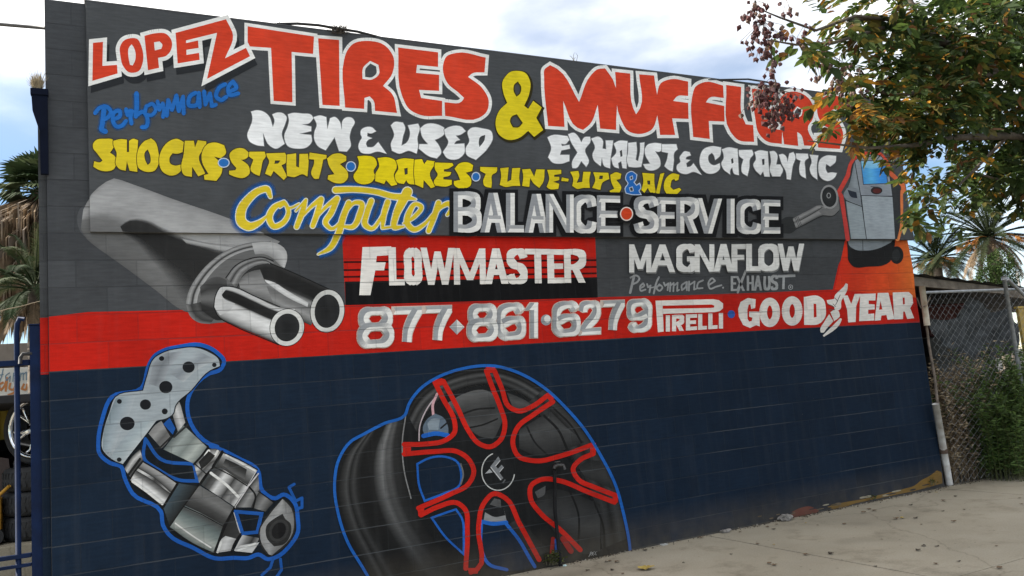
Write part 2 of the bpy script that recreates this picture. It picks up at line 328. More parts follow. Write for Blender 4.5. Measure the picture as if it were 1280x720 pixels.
class Paint:
    def __init__(s, name, where='board', level=1, label=None):
        s.name, s.where, s.lv, s.label = name, where, level, label; s.v = []; s.c = []; s.f = []; s.l = []
    def tri(s, pts, faces, cols):
        i = len(s.v); s.v += [(float(p[0]), float(p[1])) for p in pts]; s.c += [c if len(c) == 4 else (*c, 1.0) for c in cols]; s.l += [s.lv]*len(pts)
        s.f += [tuple(i+k for k in f) for f in faces]; s.lv += 1
    def poly(s, pts, col, sm=False, holes=(), corner=58):
        rings = [smooth(r, True, corner) if sm else [np.array(q) for q in r] for r in [pts, *holes]]
        flat = [q for r in rings for q in r]
        t = tessellate_polygon([[Vector((q[0], q[1], 0)) for q in r] for r in rings])
        s.tri(flat, t, [col]*len(flat))
    def ribbon(s, pts, wd, col, closed=False, round_=True, soft=0.0, sm=False, corner=58, miter=False):
        """A painted stroke; wd full width(s); soft > 0 feathers both edges."""
        n0 = len(pts)
        if isinstance(wd, (list, tuple)):
            ws = list(wd)
            pts3 = [(*p, w_) for p, w_ in zip(pts, ws)]
        if sm:
            P2 = smooth(pts, closed, corner)
            if isinstance(wd, (list, tuple)):
                d0 = np.linspace(0, 1, n0); ws = list(np.interp(np.linspace(0, 1, len(P2)), d0, wd))
        else:
            P2 = [np.array(q, float) for q in pts]
        if not isinstance(wd, (list, tuple)): ws = [wd]*len(P2)
        keep = [i for i in range(len(P2)) if i == 0 or np.hypot(*(np.array(P2[i])-np.array(P2[i-1]))) > 1e-4]
        P2 = [np.array(P2[i], float) for i in keep]; ws = [ws[i] for i in keep]; n = len(P2)
        if not soft:                     # union of the segment quads and joint discs: one clean, flat shape
            V = []; Fc = []
            for i in range(n if closed else n-1):
                j = (i+1) % n; u = P2[j]-P2[i]; L = np.hypot(*u)
                if L < 1e-6: continue
                m = np.array([-u[1], u[0]])/L; k = len(V)
                V += [P2[i]-m*ws[i]/2, P2[i]+m*ws[i]/2, P2[j]+m*ws[j]/2, P2[j]-m*ws[j]/2]; Fc.append((k, k+1, k+2, k+3))
            for i in range(n):
                end = not closed and i in (0, n-1)
                if end and not round_: continue
                if not end:
                    a, c = P2[i-1], P2[(i+1) % n]; u, v = P2[i]-a, c-P2[i]
                    if abs(u[0]*v[1]-u[1]*v[0]) < 0.09*np.hypot(*u)*np.hypot(*v) and u@v > 0 and abs(ws[i]) < 40: continue
                if miter:
                    un, vn = u/np.hypot(*u), v/np.hypot(*v); cr_ = un[0]*vn[1]-un[1]*vn[0]; sg = -1 if cr_ > 0 else 1
                    n1, n2 = np.array([-un[1], un[0]])*sg, np.array([-vn[1], vn[0]])*sg; h = n1+n2; hl = np.hypot(*h)
                    if hl > 0.75:
                        k = len(V); V += [P2[i], P2[i]+n1*ws[i]/2, P2[i]+h/hl*ws[i]/2*(2/hl), P2[i]+n2*ws[i]/2]; Fc.append((k, k+1, k+2, k+3)); continue
                k = len(V); q = 12
                V += [P2[i]+np.array([math.cos(2*math.pi*z/q+.13), math.sin(2*math.pi*z/q+.13)])*ws[i]/2 for z in range(q)]; Fc.append(tuple(range(k, k+q)))
            s.union(V, Fc, col); return
        nrm = []
        for i in range(n):
            if closed: a, c = P2[i-1], P2[(i+1) % n]
            else: a, c = P2[max(i-1, 0)], P2[min(i+1, n-1)]
            t = c-a; t = t/(np.hypot(*t)+1e-9); nrm.append(np.array([-t[1], t[0]]))
        lanes = [(-1-soft, 0), (-1+soft*0.6, 1), (1-soft*0.6, 1), (1+soft, 0)]
        m = len(lanes)
        for i in range(n if closed else n-1):
            j = (i+1) % n; V = []; K = []
            for a in (i, j):
                for (o, al) in lanes: V.append(P2[a]+nrm[a]*ws[a]/2*o); K.append((*col[:3], al*(col[3] if len(col) > 3 else 1)))
            s.tri(V, [(q, q+1, m+q+1, m+q) for q in range(m-1)], K)
            s.lv -= 0.92
    def union(s, V, Fc, col):
        def area(f): return sum(V[f[i]][0]*V[f[(i+1) % len(f)]][1]-V[f[(i+1) % len(f)]][0]*V[f[i]][1] for i in range(len(f)))
        Fc = [f if area(f) > 0 else tuple(reversed(f)) for f in Fc]
        r = delaunay_2d_cdt([Vector((float(v[0]), float(v[1]))) for v in V], [], Fc, 1, 1e-4)
        fs = [f for f, og in zip(r[2], r[5]) if og]
        s.tri([tuple(v) for v in r[0]], fs, [col]*len(r[0]))
    def ell(s, x, y, rx, ry, col, rot=0.0, n=40, edge=None):
        c, q = math.cos(rot), math.sin(rot)
        V = [(x, y)]+[(x+c*rx*math.cos(t)-q*ry*math.sin(t), y+q*rx*math.cos(t)+c*ry*math.sin(t)) for t in (2*math.pi*k/n for k in range(n))]
        s.tri(V, [(0, 1+k, 1+(k+1) % n) for k in range(n)], [col]+[edge or col]*n)
    def ring(s, x, y, rx, ry, wd, col, rot=0.0, n=48):
        c, q = math.cos(rot), math.sin(rot)
        s.ribbon([(x+c*rx*math.cos(t)-q*ry*math.sin(t), y+q*rx*math.cos(t)+c*ry*math.sin(t)) for t in (2*math.pi*k/n for k in range(n))], wd, col, closed=True)
    def strip(s, A, B, cols, n=14, sm=True, pos=None, m=None, cols2=None):
        """Blended paint between two edges A and B (same direction); cols run from A to B."""
        A = arc_resample(smooth(A, False) if sm and len(A) > 2 else A, n); B = arc_resample(smooth(B, False) if sm and len(B) > 2 else B, n)
        pos = pos or [k/(len(cols)-1) for k in range(len(cols))]; m = m or 2*len(cols)
        ts = sorted(set([k/m for k in range(m+1)]) | set(pos)); cs = np.array([c if len(c) == 4 else (*c, 1.0) for c in cols]); cs2 = cs if cols2 is None else np.array([c if len(c) == 4 else (*c, 1.0) for c in cols2])
        V = []; K = []
        for i in range(n):
            for t in ts:
                V.append(A[i]*(1-t)+B[i]*t); u = i/(n-1); K.append(tuple(np.interp(t, pos, cs[:, q]*(1-u)+cs2[:, q]*u) for q in range(4)))
        w_ = len(ts); s.tri(V, [(i*w_+q, i*w_+q+1, (i+1)*w_+q+1, (i+1)*w_+q) for i in range(n-1) for q in range(w_-1)], K)
    def letter(s, pts, col, out=None, ow=0, holes=(), sm=True, corner=58):
        if out: s.edge(pts, ow, out, sm, corner); [s.edge(h, ow, out, sm, corner) for h in holes]
        s.poly(pts, col, sm, holes, corner)
    def edge(s, pts, wd, col, sm=True, corner=58):
        s.ribbon(smooth(pts, True, corner) if sm else pts, wd, col, closed=True, miter=True)
    def done(s):
        res = []
        al = min(c[3] for c in s.c) < 0.999
        for where in (('wall', 'board') if s.where == 'both' else (s.where,)):
            base = BY if where == 'board' else 0.0
            vs = []
            for (x, y), L in zip(s.v, s.l):
                p = at(x, y, base if s.where != 'both' else 0.0); vs.append((p.x, base-0.0003-EPS*L, p.z))
            me = bpy.data.meshes.new(s.name); me.from_pydata(vs, [], s.f); set_paint(me, s.c)
            if s.where == 'both' and where == 'board':
                bm = bmesh.new(); bm.from_mesh(me)
                for co, no in (((0, 0, BZ+0.001), (0, 0, -1)), ((BX0+0.001, 0, 0), (-1, 0, 0))):
                    bmesh.ops.bisect_plane(bm, geom=bm.verts[:]+bm.edges[:]+bm.faces[:], plane_co=co, plane_no=no, clear_outer=True)
                bm.to_mesh(me); bm.free()
                if not me.polygons: continue
            me.materials.append({('wall', False): P_WALL, ('board', False): P_BOARD, ('wall', True): P_WALL_S, ('board', True): P_BOARD_S}[(where, al)])
            # face the street
            bm = bmesh.new(); bm.from_mesh(me)
            for f in bm.faces:
                f.normal_update()
                if f.normal.y > 0: f.normal_flip()
            bm.to_mesh(me); bm.free()
            o = bpy.data.objects.new(s.name, me); COL.objects.link(o); par = block_wall if where == 'wall' else board
            o.parent = par; o.matrix_parent_inverse = par.matrix_parent_inverse.copy() if False else Matrix()
            o.parent_type = 'OBJECT'
            if s.label: o['label'] = s.label
            res.append(o)
        return res
def px(p):                               # photo pixel of a world point
    d = Vector(p)-CAM; z = d.dot(FWD); return (640+F_PX*d.dot(RGT)/z, 360-F_PX*d.dot(UPV)/z)
def wx(X, Z): return px((X, 0, Z))

GREY, NAVY, RED, WHITE = C(77, 79, 81), C(22, 36, 53), C(190, 33, 22), C(238, 236, 231)
ORED, YEL, BLUE, DARK = C(214, 67, 42), C(226, 204, 36), C(38, 108, 190), C(36, 36, 38)

# ---- colour fields of the block wall
p = Paint('painted_band', 'wall', 1)
nl = [wx(WX0+0.002, 0.012), wx(WX0+0.002, 2.0153), wx(2, 2.0153), wx(4.5, 2.017), wx(7, 2.012), wx(WX1-0.002, 2.0), wx(WX1-0.002, 0.012), wx(4.5, 0.012)]
p.poly(nl, NAVY)
zt = [wx(WX0+0.002, 2.412), (110, 390), (228, 387.5), (330, 385), (432, 381), (560, 377), (747, 371.5), (860, 369), (950, 366), (1041, 362), (1048, 331), wx(8.03, BZ+0.05), wx(WX1-0.002, BZ+0.05), wx(WX1-0.002, 2.002), wx(7, 2.014), wx(4.5, 2.019), wx(2, 2.0173), wx(WX0+0.002, 2.0173)]
p.poly(zt, RED); p.done()
p = Paint('painted_band', 'wall', 6)     # orange spray at the right end of the band
tr = wx(WX1-0.004, BZ+0.02); br_ = wx(WX1-0.004, 2.35)
p.strip([(1058, 292), (1050, 330), (1043, 362)], [tr, (1141, 335), (1144.5, 372)], [C(214, 52, 30), C(216, 66, 34), C(218, 82, 36), C(216, 108, 46)], pos=[0, .35, .7, 1], n=10)
p.done()
# bare and oddly coloured touch-ups at the foot of the wall
p = Paint('paint_patch', 'wall', 8, 'mustard yellow paint left bare along the foot of the wall')
yl = [(1034, 633.5), (1050, 629), (1080, 623.5), (1110, 616), (1130, 611), (1143, 607), (1152, 600), (1160, 596), (1166, 592), (1171, 588), (1176, 590), (1177.5, 597), (1178, 604), (1150, 612), (1110, 620.5), (1070, 629), (1040, 636)]
p.poly(yl, C(140, 106, 44), True)
for k in range(26):
    X = rnd.uniform(6.0, 8.8); Z = rnd.uniform(0.02, 0.09); c = wx(X, Z)
    p.ell(c[0], c[1], rnd.uniform(2, 7), rnd.uniform(0.6, 1.8), rnd.choice([C(120, 104, 84), C(92, 78, 58), C(182, 172, 150), NAVY]), rot=-0.2, n=9)
p.done()
p = Paint('paint_patch', 'wall', 8, 'faded brick red patch at the foot of the wall')
p.poly([(988, 641), (1000, 635), (1012, 633), (1024, 638), (1016, 645), (992, 648)], C(120, 60, 52), True); p.done()

# ---- FLOWMASTER panel
p = Paint('painted_panel', 'wall', 10, 'red panel with thin black stripes over a black foot')
p.poly([(427.3, 288), (432, 381.5), (747, 372), (743.5, 288)], RED)
for (l0, r0, h) in ((326.5, 324, 2.4), (336.5, 332.5, 2.4), (345, 340.5, 2.4)):
    p.poly([(429.5, l0), (745.5, r0), (745.6, r0+h), (429.6, l0+h)], C(62, 14, 14))
p.poly([(431, 352), (746.3, 346.5), (747, 372), (432, 381.5)], C(20, 20, 22)); p.done()

# ---- block glyphs: 'h' slanted or upright bar with level ends, 'v' level bar, '~' bent bar
GL = {
 'A': [('h',0,0,.5,1),('h',.5,1,1,0),('v',.2,.8,.30)], 'B': [('h',0,0,0,1),('~','0,1 .55,1 .95,.92 .95,.62 .6,.52 0,.52'),('~','0,.52 .62,.52 1,.42 1,.1 .6,0 0,0')],
 'L': [('h',0,0,0,1),('v',0,1,0)], 'N': [('h',0,0,0,1),('h',0,1,1,0),('h',1,0,1,1)], 'C': [('~','1,.74 .88,.95 .5,1 .1,.9 0,.5 .1,.1 .5,0 .88,.05 1,.26')],
 'E': [('h',0,0,0,1),('v',0,1,1),('v',0,.9,.5),('v',0,1,0)], 'S': [('~','1,.78 .85,.97 .5,1 .1,.92 .02,.72 .25,.56 .75,.46 .98,.28 .9,.07 .5,0 .12,.04 0,.22')],
 'R': [('h',0,0,0,1),('~','0,1 .6,1 1,.93 1,.6 .65,.48 0,.46'),('h',.5,.48,1,0)], 'V': [('h',0,1,.5,0),('h',.5,0,1,1)], 'I': [('h',.5,0,.5,1)],
 'F': [('h',0,0,0,1),('v',0,1,1),('v',0,.88,.52)], 'O': [('o','.5,1 .9,.9 1,.5 .9,.1 .5,0 .1,.1 0,.5 .1,.9')], 'W': [('h',0,1,.25,0),('h',.25,0,.5,.9),('h',.5,.9,.75,0),('h',.75,0,1,1)],
 'M': [('h',0,0,0,1),('h',0,1,.5,.12),('h',.5,.12,1,1),('h',1,0,1,1)], 'T': [('v',0,1,1),('h',.5,0,.5,1)], 'G': [('~','1,.76 .88,.95 .5,1 .1,.9 0,.5 .1,.1 .5,0 .85,.03 1,.14 1,.46'),('v',.55,1,.46)],
 'X': [('h',0,0,1,1),('h',0,1,1,0)], 'H': [('h',0,0,0,1),('h',1,0,1,1),('v',0,1,.5)], 'U': [('~','0,1 0,.25 .2,.03 .5,0 .8,.03 1,.25 1,1')],
 'P': [('h',0,0,0,1),('~','0,1 .6,1 1,.93 1,.58 .65,.46 0,.44')], 'Y': [('h',0,1,.5,.45),('h',1,1,.5,.45),('h',.5,0,.5,.5)], 'D': [('h',0,0,0,1),('~','0,1 .55,1 .95,.85 1,.5 .95,.15 .55,0 0,0')],
 '8': [('o','.5,1 .86,.95 .95,.78 .8,.56 .5,.52 .2,.56 .05,.78 .14,.95'),('o','.5,.52 .86,.47 1,.25 .86,.04 .5,0 .14,.04 0,.25 .14,.47')],
 '7': [('v',0,1,1),('~','1,1 .75,.7 .55,.35 .5,0')], '6': [('~','.95,.82 .8,.97 .45,1 .1,.9 0,.5 .02,.18 .25,.01 .55,0 .92,.06 1,.28 .9,.5 .5,.54 .1,.44')],
 '1': [('h',.62,0,.62,1),('h',.1,.8,.62,.97)], '2': [('~','0,.74 .1,.94 .5,1 .9,.94 .98,.74 .8,.5 .35,.25 .02,0'),('v',0,1,0)],
 '9': [('~','.05,.18 .2,.03 .55,0 .9,.1 1,.5 .98,.82 .75,.99 .45,1 .08,.94 0,.72 .1,.5 .5,.46 .9,.56')],
}
LIGHT2 = np.array([0.75, 0.45])          # the painter's bevel: pale towards lower right
def bevel_col(nv, a=C(150, 153, 157), b_=C(232, 231, 227)):
    t = 0.5+0.5*float(np.dot(nv, LIGHT2))/0.875; t = max(0, min(1, (t-0.15)/0.6)); return tuple(a[k]*(1-t)+b_[k]*t for k in range(3))
def word(p, boxes, top, bot, sw, fill, barw=0.8, bevel=False, outline=None, ow=0, slant=0, jit=0.0):
    """boxes: (char, x0, x1); top / bot: ((x, y), (x, y)) lines of the cap line and base line; sw: stem width."""
    def ly(l, x): (xa, ya), (xb, yb) = l; return ya+(yb-ya)*(x-xa)/(xb-xa)
    base = None; idx = 0
    for pas in ((0, 1) if outline else (1,)):
        for ch, x0, x1 in boxes:
            r_ = random.Random(ord(ch)+int(x0))
            if pas == 1:
                if base is None: base = p.lv
                idx += 1; p.lv = base + (idx % 2)*150
            sl_ = sw(x0) if callable(sw) else sw; wv = sl_*barw
            if ch in 'MWN': sl_ *= 0.86
            def P_(a, bb, ix, iy):
                x = x0+(sl_/2 if ix else 0)+(x1-x0-(sl_ if ix else 0))*a; t_, b2 = ly(top, x), ly(bot, x)
                y = b2-(wv/2 if iy else 0)+(t_-b2+(wv if iy else 0))*bb
                return (x+slant*(bb-.5), y)
            for g in GL[ch]:
                if g[0] == 'h':
                    a, c = P_(g[1], g[2], 1, 0), P_(g[3], g[4], 1, 0)
                    if c[1] > a[1]: a, c = c, a
                    L = math.hypot(c[0]-a[0], c[1]-a[1]); k = min(1.5, L/max(1e-3, abs(a[1]-c[1])))**0.6; hw = sl_/2*k
                    if pas == 0: e = ow; p.poly([(a[0]-hw-e, a[1]+e), (a[0]+hw+e, a[1]+e), (c[0]+hw+e, c[1]-e), (c[0]-hw-e, c[1]-e)], outline); continue
                    if not bevel: p.poly([(a[0]-hw, a[1]), (a[0]+hw, a[1]), (c[0]+hw, c[1]), (c[0]-hw, c[1])], fill)
                    else:
                        d = np.array([c[0]-a[0], c[1]-a[1]])/L; nl_ = np.array([d[1], -d[0]])
                        if nl_[0] > 0: nl_ = -nl_
                        p.poly([(a[0]-hw, a[1]), a, c, (c[0]-hw, c[1])], bevel_col(nl_)); p.poly([a, (a[0]+hw, a[1]), (c[0]+hw, c[1]), c], bevel_col(-nl_))
                elif g[0] == 'v':
                    a, c = P_(g[1], g[3], 0, 1), P_(g[2], g[3], 0, 1); h = wv/2
                    if pas == 0: e = ow; p.poly([(a[0]-e, a[1]-h-e), (c[0]+e, c[1]-h-e), (c[0]+e, c[1]+h+e), (a[0]-e, a[1]+h+e)], outline); continue
                    if not bevel: p.poly([(a[0], a[1]-h), (c[0], c[1]-h), (c[0], c[1]+h), (a[0], a[1]+h)], fill)
                    else:
                        p.poly([(a[0]+h*.5, a[1]-h), (c[0], c[1]-h), c, (a[0]+h, a[1])], bevel_col(np.array([0, -1.]))); p.poly([(a[0]+h, a[1]), c, (c[0], c[1]+h), (a[0]+h*.5, a[1]+h)], bevel_col(np.array([0, 1.])))
                else:
                    pts = [P_(*map(float, q.split(',')), 1, 1) for q in g[1].split()]; cl = g[0] == 'o'
                    P2 = smooth(pts, cl, 75, 5)
                    n = len(P2); wd = [];
                    nr = []
                    for i in range(n):
                        u = (P2[(i+1) % n]-P2[i-1]) if cl else (P2[min(i+1, n-1)]-P2[max(i-1, 0)]); u = u/(np.hypot(*u)+1e-9)
                        nr.append(np.array([u[1], -u[0]])); wd.append(abs(u[1])*sl_+abs(u[0])*wv)
                    if pas == 0: p.ribbon(P2, [w_+2*ow for w_ in wd], outline, closed=cl, round_=False); continue
                    if not bevel: p.ribbon(P2, wd, fill, closed=cl, round_=False)
                    else:
                        V = []; K = []; Fc = []; l0 = p.lv
                        for i in range(n if cl else n-1):
                            j = (i+1) % n; q = len(V); mn = nr[i]+nr[j]; mn = mn/(np.hypot(*mn)+1e-9)
                            ca, cb = bevel_col(mn), bevel_col(-mn)
                            p.tri([P2[i], P2[j], P2[j]+nr[j]*wd[j]/2, P2[i]+nr[i]*wd[i]/2, P2[i], P2[j], P2[j]-nr[j]*wd[j]/2, P2[i]-nr[i]*wd[i]/2], [(0, 1, 2, 3), (4, 5, 6, 7)], [ca]*4+[cb]*4)
                        

A, B_, Cc, D, E_, F_, G_, H_ = Crop(0,0,4), Crop(290,0,4), Crop(580,40,4), Crop(860,40,4), Crop(0,160,4), Crop(290,160,4), Crop(580,200,4), Crop(860,170,4)
I_, J_, K_ = Crop(290,320,4), Crop(580,300,4), Crop(860,300,4)
L_, M_, N_, O_, P__, Q_, R__ = Crop(80,420,2.4), Crop(110,425,4.361), Crop(150,530,3.79), Crop(410,450,5.145), Crop(410,570,4.8), Crop(590,450,4.8), Crop(590,560,4.5)
S_, T_, U_, V_, W_, X_, Y_ = Crop(225,290,4.8), Crop(95,210,5.145), Crop(1030,180,4.5), Crop(930,210,8), Crop(100,90,6.095), Crop(300,130,7.2), Crop(450,130,5.539)
a_, b_, c_, d_, e_, f_, g_ = Crop(670,150,6.4), Crop(850,160,6.095), Crop(110,165,7.11), Crop(280,180,7.11), Crop(440,190,7.11), Crop(780,330,5.565), Crop(1000,340,8)

# ---- first line: red letters with white edges
def red_word(name, label, items, lv, ow=4.4, shadow=None):
    p = Paint(name, 'board', lv, label)
    sh = [[c(t) for t in ts] for c, ts in items]
    if shadow:
        for (c, ts), rs in zip(items, sh): 
            q = [(x+shadow[0], y+shadow[1]) for x, y in rs[0]]; p.edge(q, ow*1.9, C(44, 46, 49), True); p.poly(q, C(44, 46, 49), True)
    for rs in sh:
        for r in rs: p.edge(r, ow*2, WHITE)
    for (c, ts), rs in zip(items, sh):
        p.poly(rs[0], ORED if name != 'name_lettering' else C(205, 62, 48), True, rs[1:])
        if len(rs) > 1 and ow < 4.8 and name != 'name_lettering': 
            h = rs[1]; cx, cy = np.mean(h, axis=0); p.poly([(cx+(x-cx)*0.68, cy+(y-cy)*0.74) for x, y in h], GREY, True)
        # loaded-brush streaks
        q = np.array(rs[0]); lo, hi = q.min(0), q.max(0)
    return p
p = red_word('lettering', 'small red slanted name with heavy white edges', [
 (A, ['465,215 515,210 512,330 585,325 588,368 462,405']), (A, ['600,235 618,205 650,192 685,195 708,235 712,320 695,355 645,362 615,330 602,280', '645,238 658,222 670,240 676,300 664,328 650,325 643,290']),
 (A, ['722,180 770,168 830,170 858,205 855,250 830,280 790,290 795,340 740,352', '770,212 798,208 812,225 806,245 774,253']),
 (A, ['878,165 1130,97 1165,178 1125,292 1230,240 1250,282 1035,395 1085,165 930,203 930,216 990,203 993,240 932,250 932,275 995,265 998,300 888,318'])], 30, 5.0, (3.0, 8.5)); p.done()
p = red_word('lettering', 'large red word with white edges, left of the yellow ampersand', [
 (B_, ['78,132 410,183 405,270 298,260 302,512 208,505 195,240 78,232']), (B_, ['430,192 535,200 538,530 452,525']),
 (B_, ['560,300 575,255 605,220 680,205 760,225 808,290 800,370 755,430 800,470 825,565 715,555 708,505 688,482 662,490 660,545 565,538', '652,395 655,340 690,305 732,325 735,370 700,398']),
 (B_, ['830,238 1030,262 1030,335 925,325 920,365 1035,375 1035,455 935,450 945,490 1050,505 1050,580 940,575 885,545 850,480']),
 (B_, ['1055,325 1072,283 1120,265 1268,288 1262,362 1200,368 1180,385 1250,440 1283,505 1272,560 1235,590 1065,580 1062,512 1148,508 1160,490 1130,462 1078,418'])], 30, 4.0)
p.done()
p = red_word('lettering', 'large red word with white edges, right of the yellow ampersand', [
 (Cc, ['400,230 402,188 430,166 466,185 575,350 635,215 665,188 705,182 745,240 760,490 680,483 668,365 630,460 595,490 565,478 495,345 502,475 420,470']),
 (Cc, ['755,200 830,208 845,380 860,412 880,380 875,212 950,218 965,420 938,488 880,510 820,495 785,440']),
 (Cc, ['965,310 982,258 1035,236 1120,248 1120,320 1065,322 1045,345 1120,355 1122,435 1040,432 1055,515 980,515']),
 (D, ['20,325 36,275 85,250 175,268 178,330 105,330 88,352 180,370 182,448 103,445 108,535 25,525']), (D, ['190,265 265,275 270,420 288,462 325,466 330,550 250,540 212,500']),
 (D, ['318,283 440,297 438,362 385,358 384,385 438,390 440,450 392,448 400,482 470,490 468,560 390,545 352,505 335,430']),
 (D, ['452,370 462,330 490,305 545,300 600,330 630,390 620,440 600,470 640,570 580,568 562,512 545,500 550,570 480,562 466,470', '522,402 545,372 572,388 566,418 540,432']),
 (D, ['645,400 655,345 700,315 780,330 778,395 720,390 700,410 750,450 775,510 758,585 650,578 645,520 712,517 713,495 670,460'])], 30, 4.0)
p.done()
p = Paint('lettering', 'board', 60, 'tall yellow ampersand between the two red words')
amp = [Cc(t) for t in ('205,225 232,200 265,195 305,205 330,250 325,310 300,370 320,385 345,345 388,378 360,430 395,490 350,525 320,495 275,530 220,540 172,510 157,450 175,395 215,355 195,300 193,245', '250,295 255,262 268,252 282,275 275,310 262,320', '232,445 240,425 262,415 290,455 270,475 245,475')]
p.edge([(x+1, y+1.2) for x, y in amp[0]], 4, C(52, 46, 20)); p.poly(amp[0], YEL, True, [amp[1], amp[2]])
for h in amp[1:]: p.edge(h, 1.5, C(70, 62, 24))
p.done()

# ---- brushed bubble lettering, white
def bubble(name, label, items, col, lv, edge=None, ew=0):
    p = Paint(name, 'board', lv, label)
    for c, t in items:
        rs = [c(q) for q in t.split(' | ')]
        p.edge(rs[0], ew if edge else 1.5, edge or C(120, 121, 123), True); p.poly(rs[0], col, True, rs[1:])
        if edge: [p.edge(h, ew*0.4, edge) for h in rs[1:]]
    return p
def words(name, split, items, col, lv, edge=None, ew=0):
    i = 0
    for k, (lab, n) in enumerate(split): bubble(name, lab, items[i:i+n], col, lv+k*20, edge, ew).done(); i += n
BW = C(240, 240, 239)
words('lettering', [('white brushed word NEW', 3), ('small white brushed ampersand between NEW and USED', 1), ('white brushed word USED', 4)], [
 (X_, '98,70 150,58 205,68 255,105 295,210 310,150 290,95 330,80 385,85 418,120 405,180 375,270 400,360 320,403 265,375 205,260 215,380 150,372 80,330 65,280 85,220 110,150 108,100'),
 (X_, '430,95 470,83 560,88 640,100 660,130 620,175 555,185 640,205 640,245 530,270 640,280 645,340 600,390 520,403 430,380 398,290 430,200 440,150'),
 (X_, '660,120 720,105 775,120 785,230 810,130 850,118 890,150 915,235 930,140 950,125 1010,130 1030,160 1000,230 985,300 995,380 960,430 890,425 850,300 770,418 700,380 668,320 670,250 690,190'),
 (Y_, '8,180 30,165 80,163 110,190 75,205 50,200 48,225 82,238 55,250 40,275 50,300 85,300 125,265 182,345 120,330 60,345 5,335 -12,300 0,255 12,235 3,210'),
 (Y_, '212,150 235,128 295,130 310,160 295,230 285,290 320,270 345,200 330,150 400,138 410,160 395,240 400,290 390,345 335,325 270,345 220,325 212,280 235,215'),
 (Y_, '415,170 450,143 540,145 580,165 580,210 550,235 515,250 545,290 560,340 530,378 480,365 405,310 410,280 470,280 430,230'),
 (Y_, '580,180 610,163 700,160 730,190 690,215 660,220 690,250 660,262 650,280 720,275 720,340 680,380 600,375 572,335 610,260 590,220'),
 (Y_, '745,190 765,170 850,172 905,190 917,230 880,310 800,388 735,350 730,310 755,260 | 830,230 865,215 860,250 825,300 820,270')], BW, 70)
words('lettering', [('white brushed word EXHAUST', 7), ('small white brushed ampersand after EXHAUST', 1), ('white brushed word CATALYTIC', 9)], [
 (a_, '90,140 120,125 250,130 265,160 230,195 200,190 205,210 265,200 270,230 200,245 190,280 265,280 265,330 200,350 130,340 95,300 120,230'),
 (a_, '255,115 300,103 340,140 360,180 385,140 430,135 435,165 390,240 420,340 400,375 360,330 320,385 290,385 285,350 330,260 280,180'),
 (a_, '440,150 500,135 530,160 530,230 560,235 555,165 615,165 605,240 595,300 590,388 545,370 525,300 515,370 460,320 450,280 470,220'),
 (a_, '620,190 660,168 730,170 725,260 722,390 690,385 680,330 655,345 660,388 625,375 600,310 640,260 | 668,250 685,240 690,290 674,298'),
 (a_, '735,185 800,178 805,250 795,320 815,330 830,250 830,185 865,180 860,260 840,375 800,380 740,375 725,330 735,250'),
 (a_, '890,200 940,185 1000,190 1010,240 980,255 950,250 990,320 990,370 940,403 880,395 855,355 910,350 870,270 870,230'),
 (a_, '1005,195 1120,195 1130,235 1105,260 1100,330 1090,412 1060,400 1025,370 1045,320 1055,265 1005,255'),
 (b_, '10,200 30,180 70,185 80,210 45,225 40,240 75,245 45,270 50,300 75,295 100,270 162,358 100,335 45,352 5,345 -25,320 -25,285 0,260 -5,225'),
 (b_, '310,150 240,140 175,165 148,230 155,300 200,345 270,340 300,310 300,270 250,285 220,265 215,210 240,190 255,210 265,245 300,215'),
 (b_, '315,165 360,150 435,160 440,260 445,360 410,350 395,300 380,320 378,355 325,310 312,270 330,230 325,190 | 385,240 400,230 405,265 390,275'),
 (b_, '445,170 545,168 555,200 530,235 525,300 510,368 470,340 465,300 480,240 450,215'),
 (b_, '565,185 600,172 665,180 670,260 680,372 640,370 630,330 610,360 570,320 555,280 575,240 | 620,240 640,235 640,280 625,285'),
 (b_, '680,180 715,178 735,200 730,280 760,280 780,320 760,370 700,370 680,320 690,260'), (b_, '750,205 780,200 805,220 815,260 830,195 860,185 875,215 855,290 840,395 810,390 805,340 770,270'),
 (b_, '880,195 970,198 975,230 950,250 950,310 955,385 915,360 905,320 915,250 885,235'), (b_, '985,205 1050,210 1040,270 1042,395 1000,360 985,310 1000,260'),
 (b_, '1185,215 1110,212 1065,240 1050,310 1070,380 1120,405 1180,370 1190,345 1150,340 1120,345 1105,310 1110,275 1140,295 1180,260')], BW, 70)
# ---- yellow service line with blue dots
YE = C(222, 198, 44); BR = C(74, 62, 30)
bubble('lettering', 'yellow brushed word SHOCKS', [(c_, t) for t in (
 '45,110 70,75 150,62 220,70 240,110 220,150 195,185 240,220 250,280 230,330 170,350 90,335 48,310 55,262 110,270 130,255 80,190 45,140', '225,80 290,65 345,70 345,180 365,180 365,80 400,62 445,75 440,150 435,240 438,355 370,345 345,260 335,345 280,330 248,290 255,190 225,110',
 '560,58 590,80 625,180 630,270 590,345 520,355 450,320 435,240 450,150 500,85 | 510,180 530,160 550,210 545,280 530,290 510,250', '850,90 790,62 720,85 650,170 632,260 660,350 730,388 800,370 832,330 830,290 770,300 730,280 725,230 750,190 790,195 840,180',
 '860,80 940,80 950,140 975,75 1050,85 1050,110 985,220 1040,370 980,395 925,310 922,400 850,380 830,330 850,200', '1010,200 1060,110 1130,95 1210,120 1225,190 1180,235 1120,220 1190,300 1185,370 1140,435 1035,425 1030,385 1070,375 1015,270')], YE, 70, BR, 1.9).done()
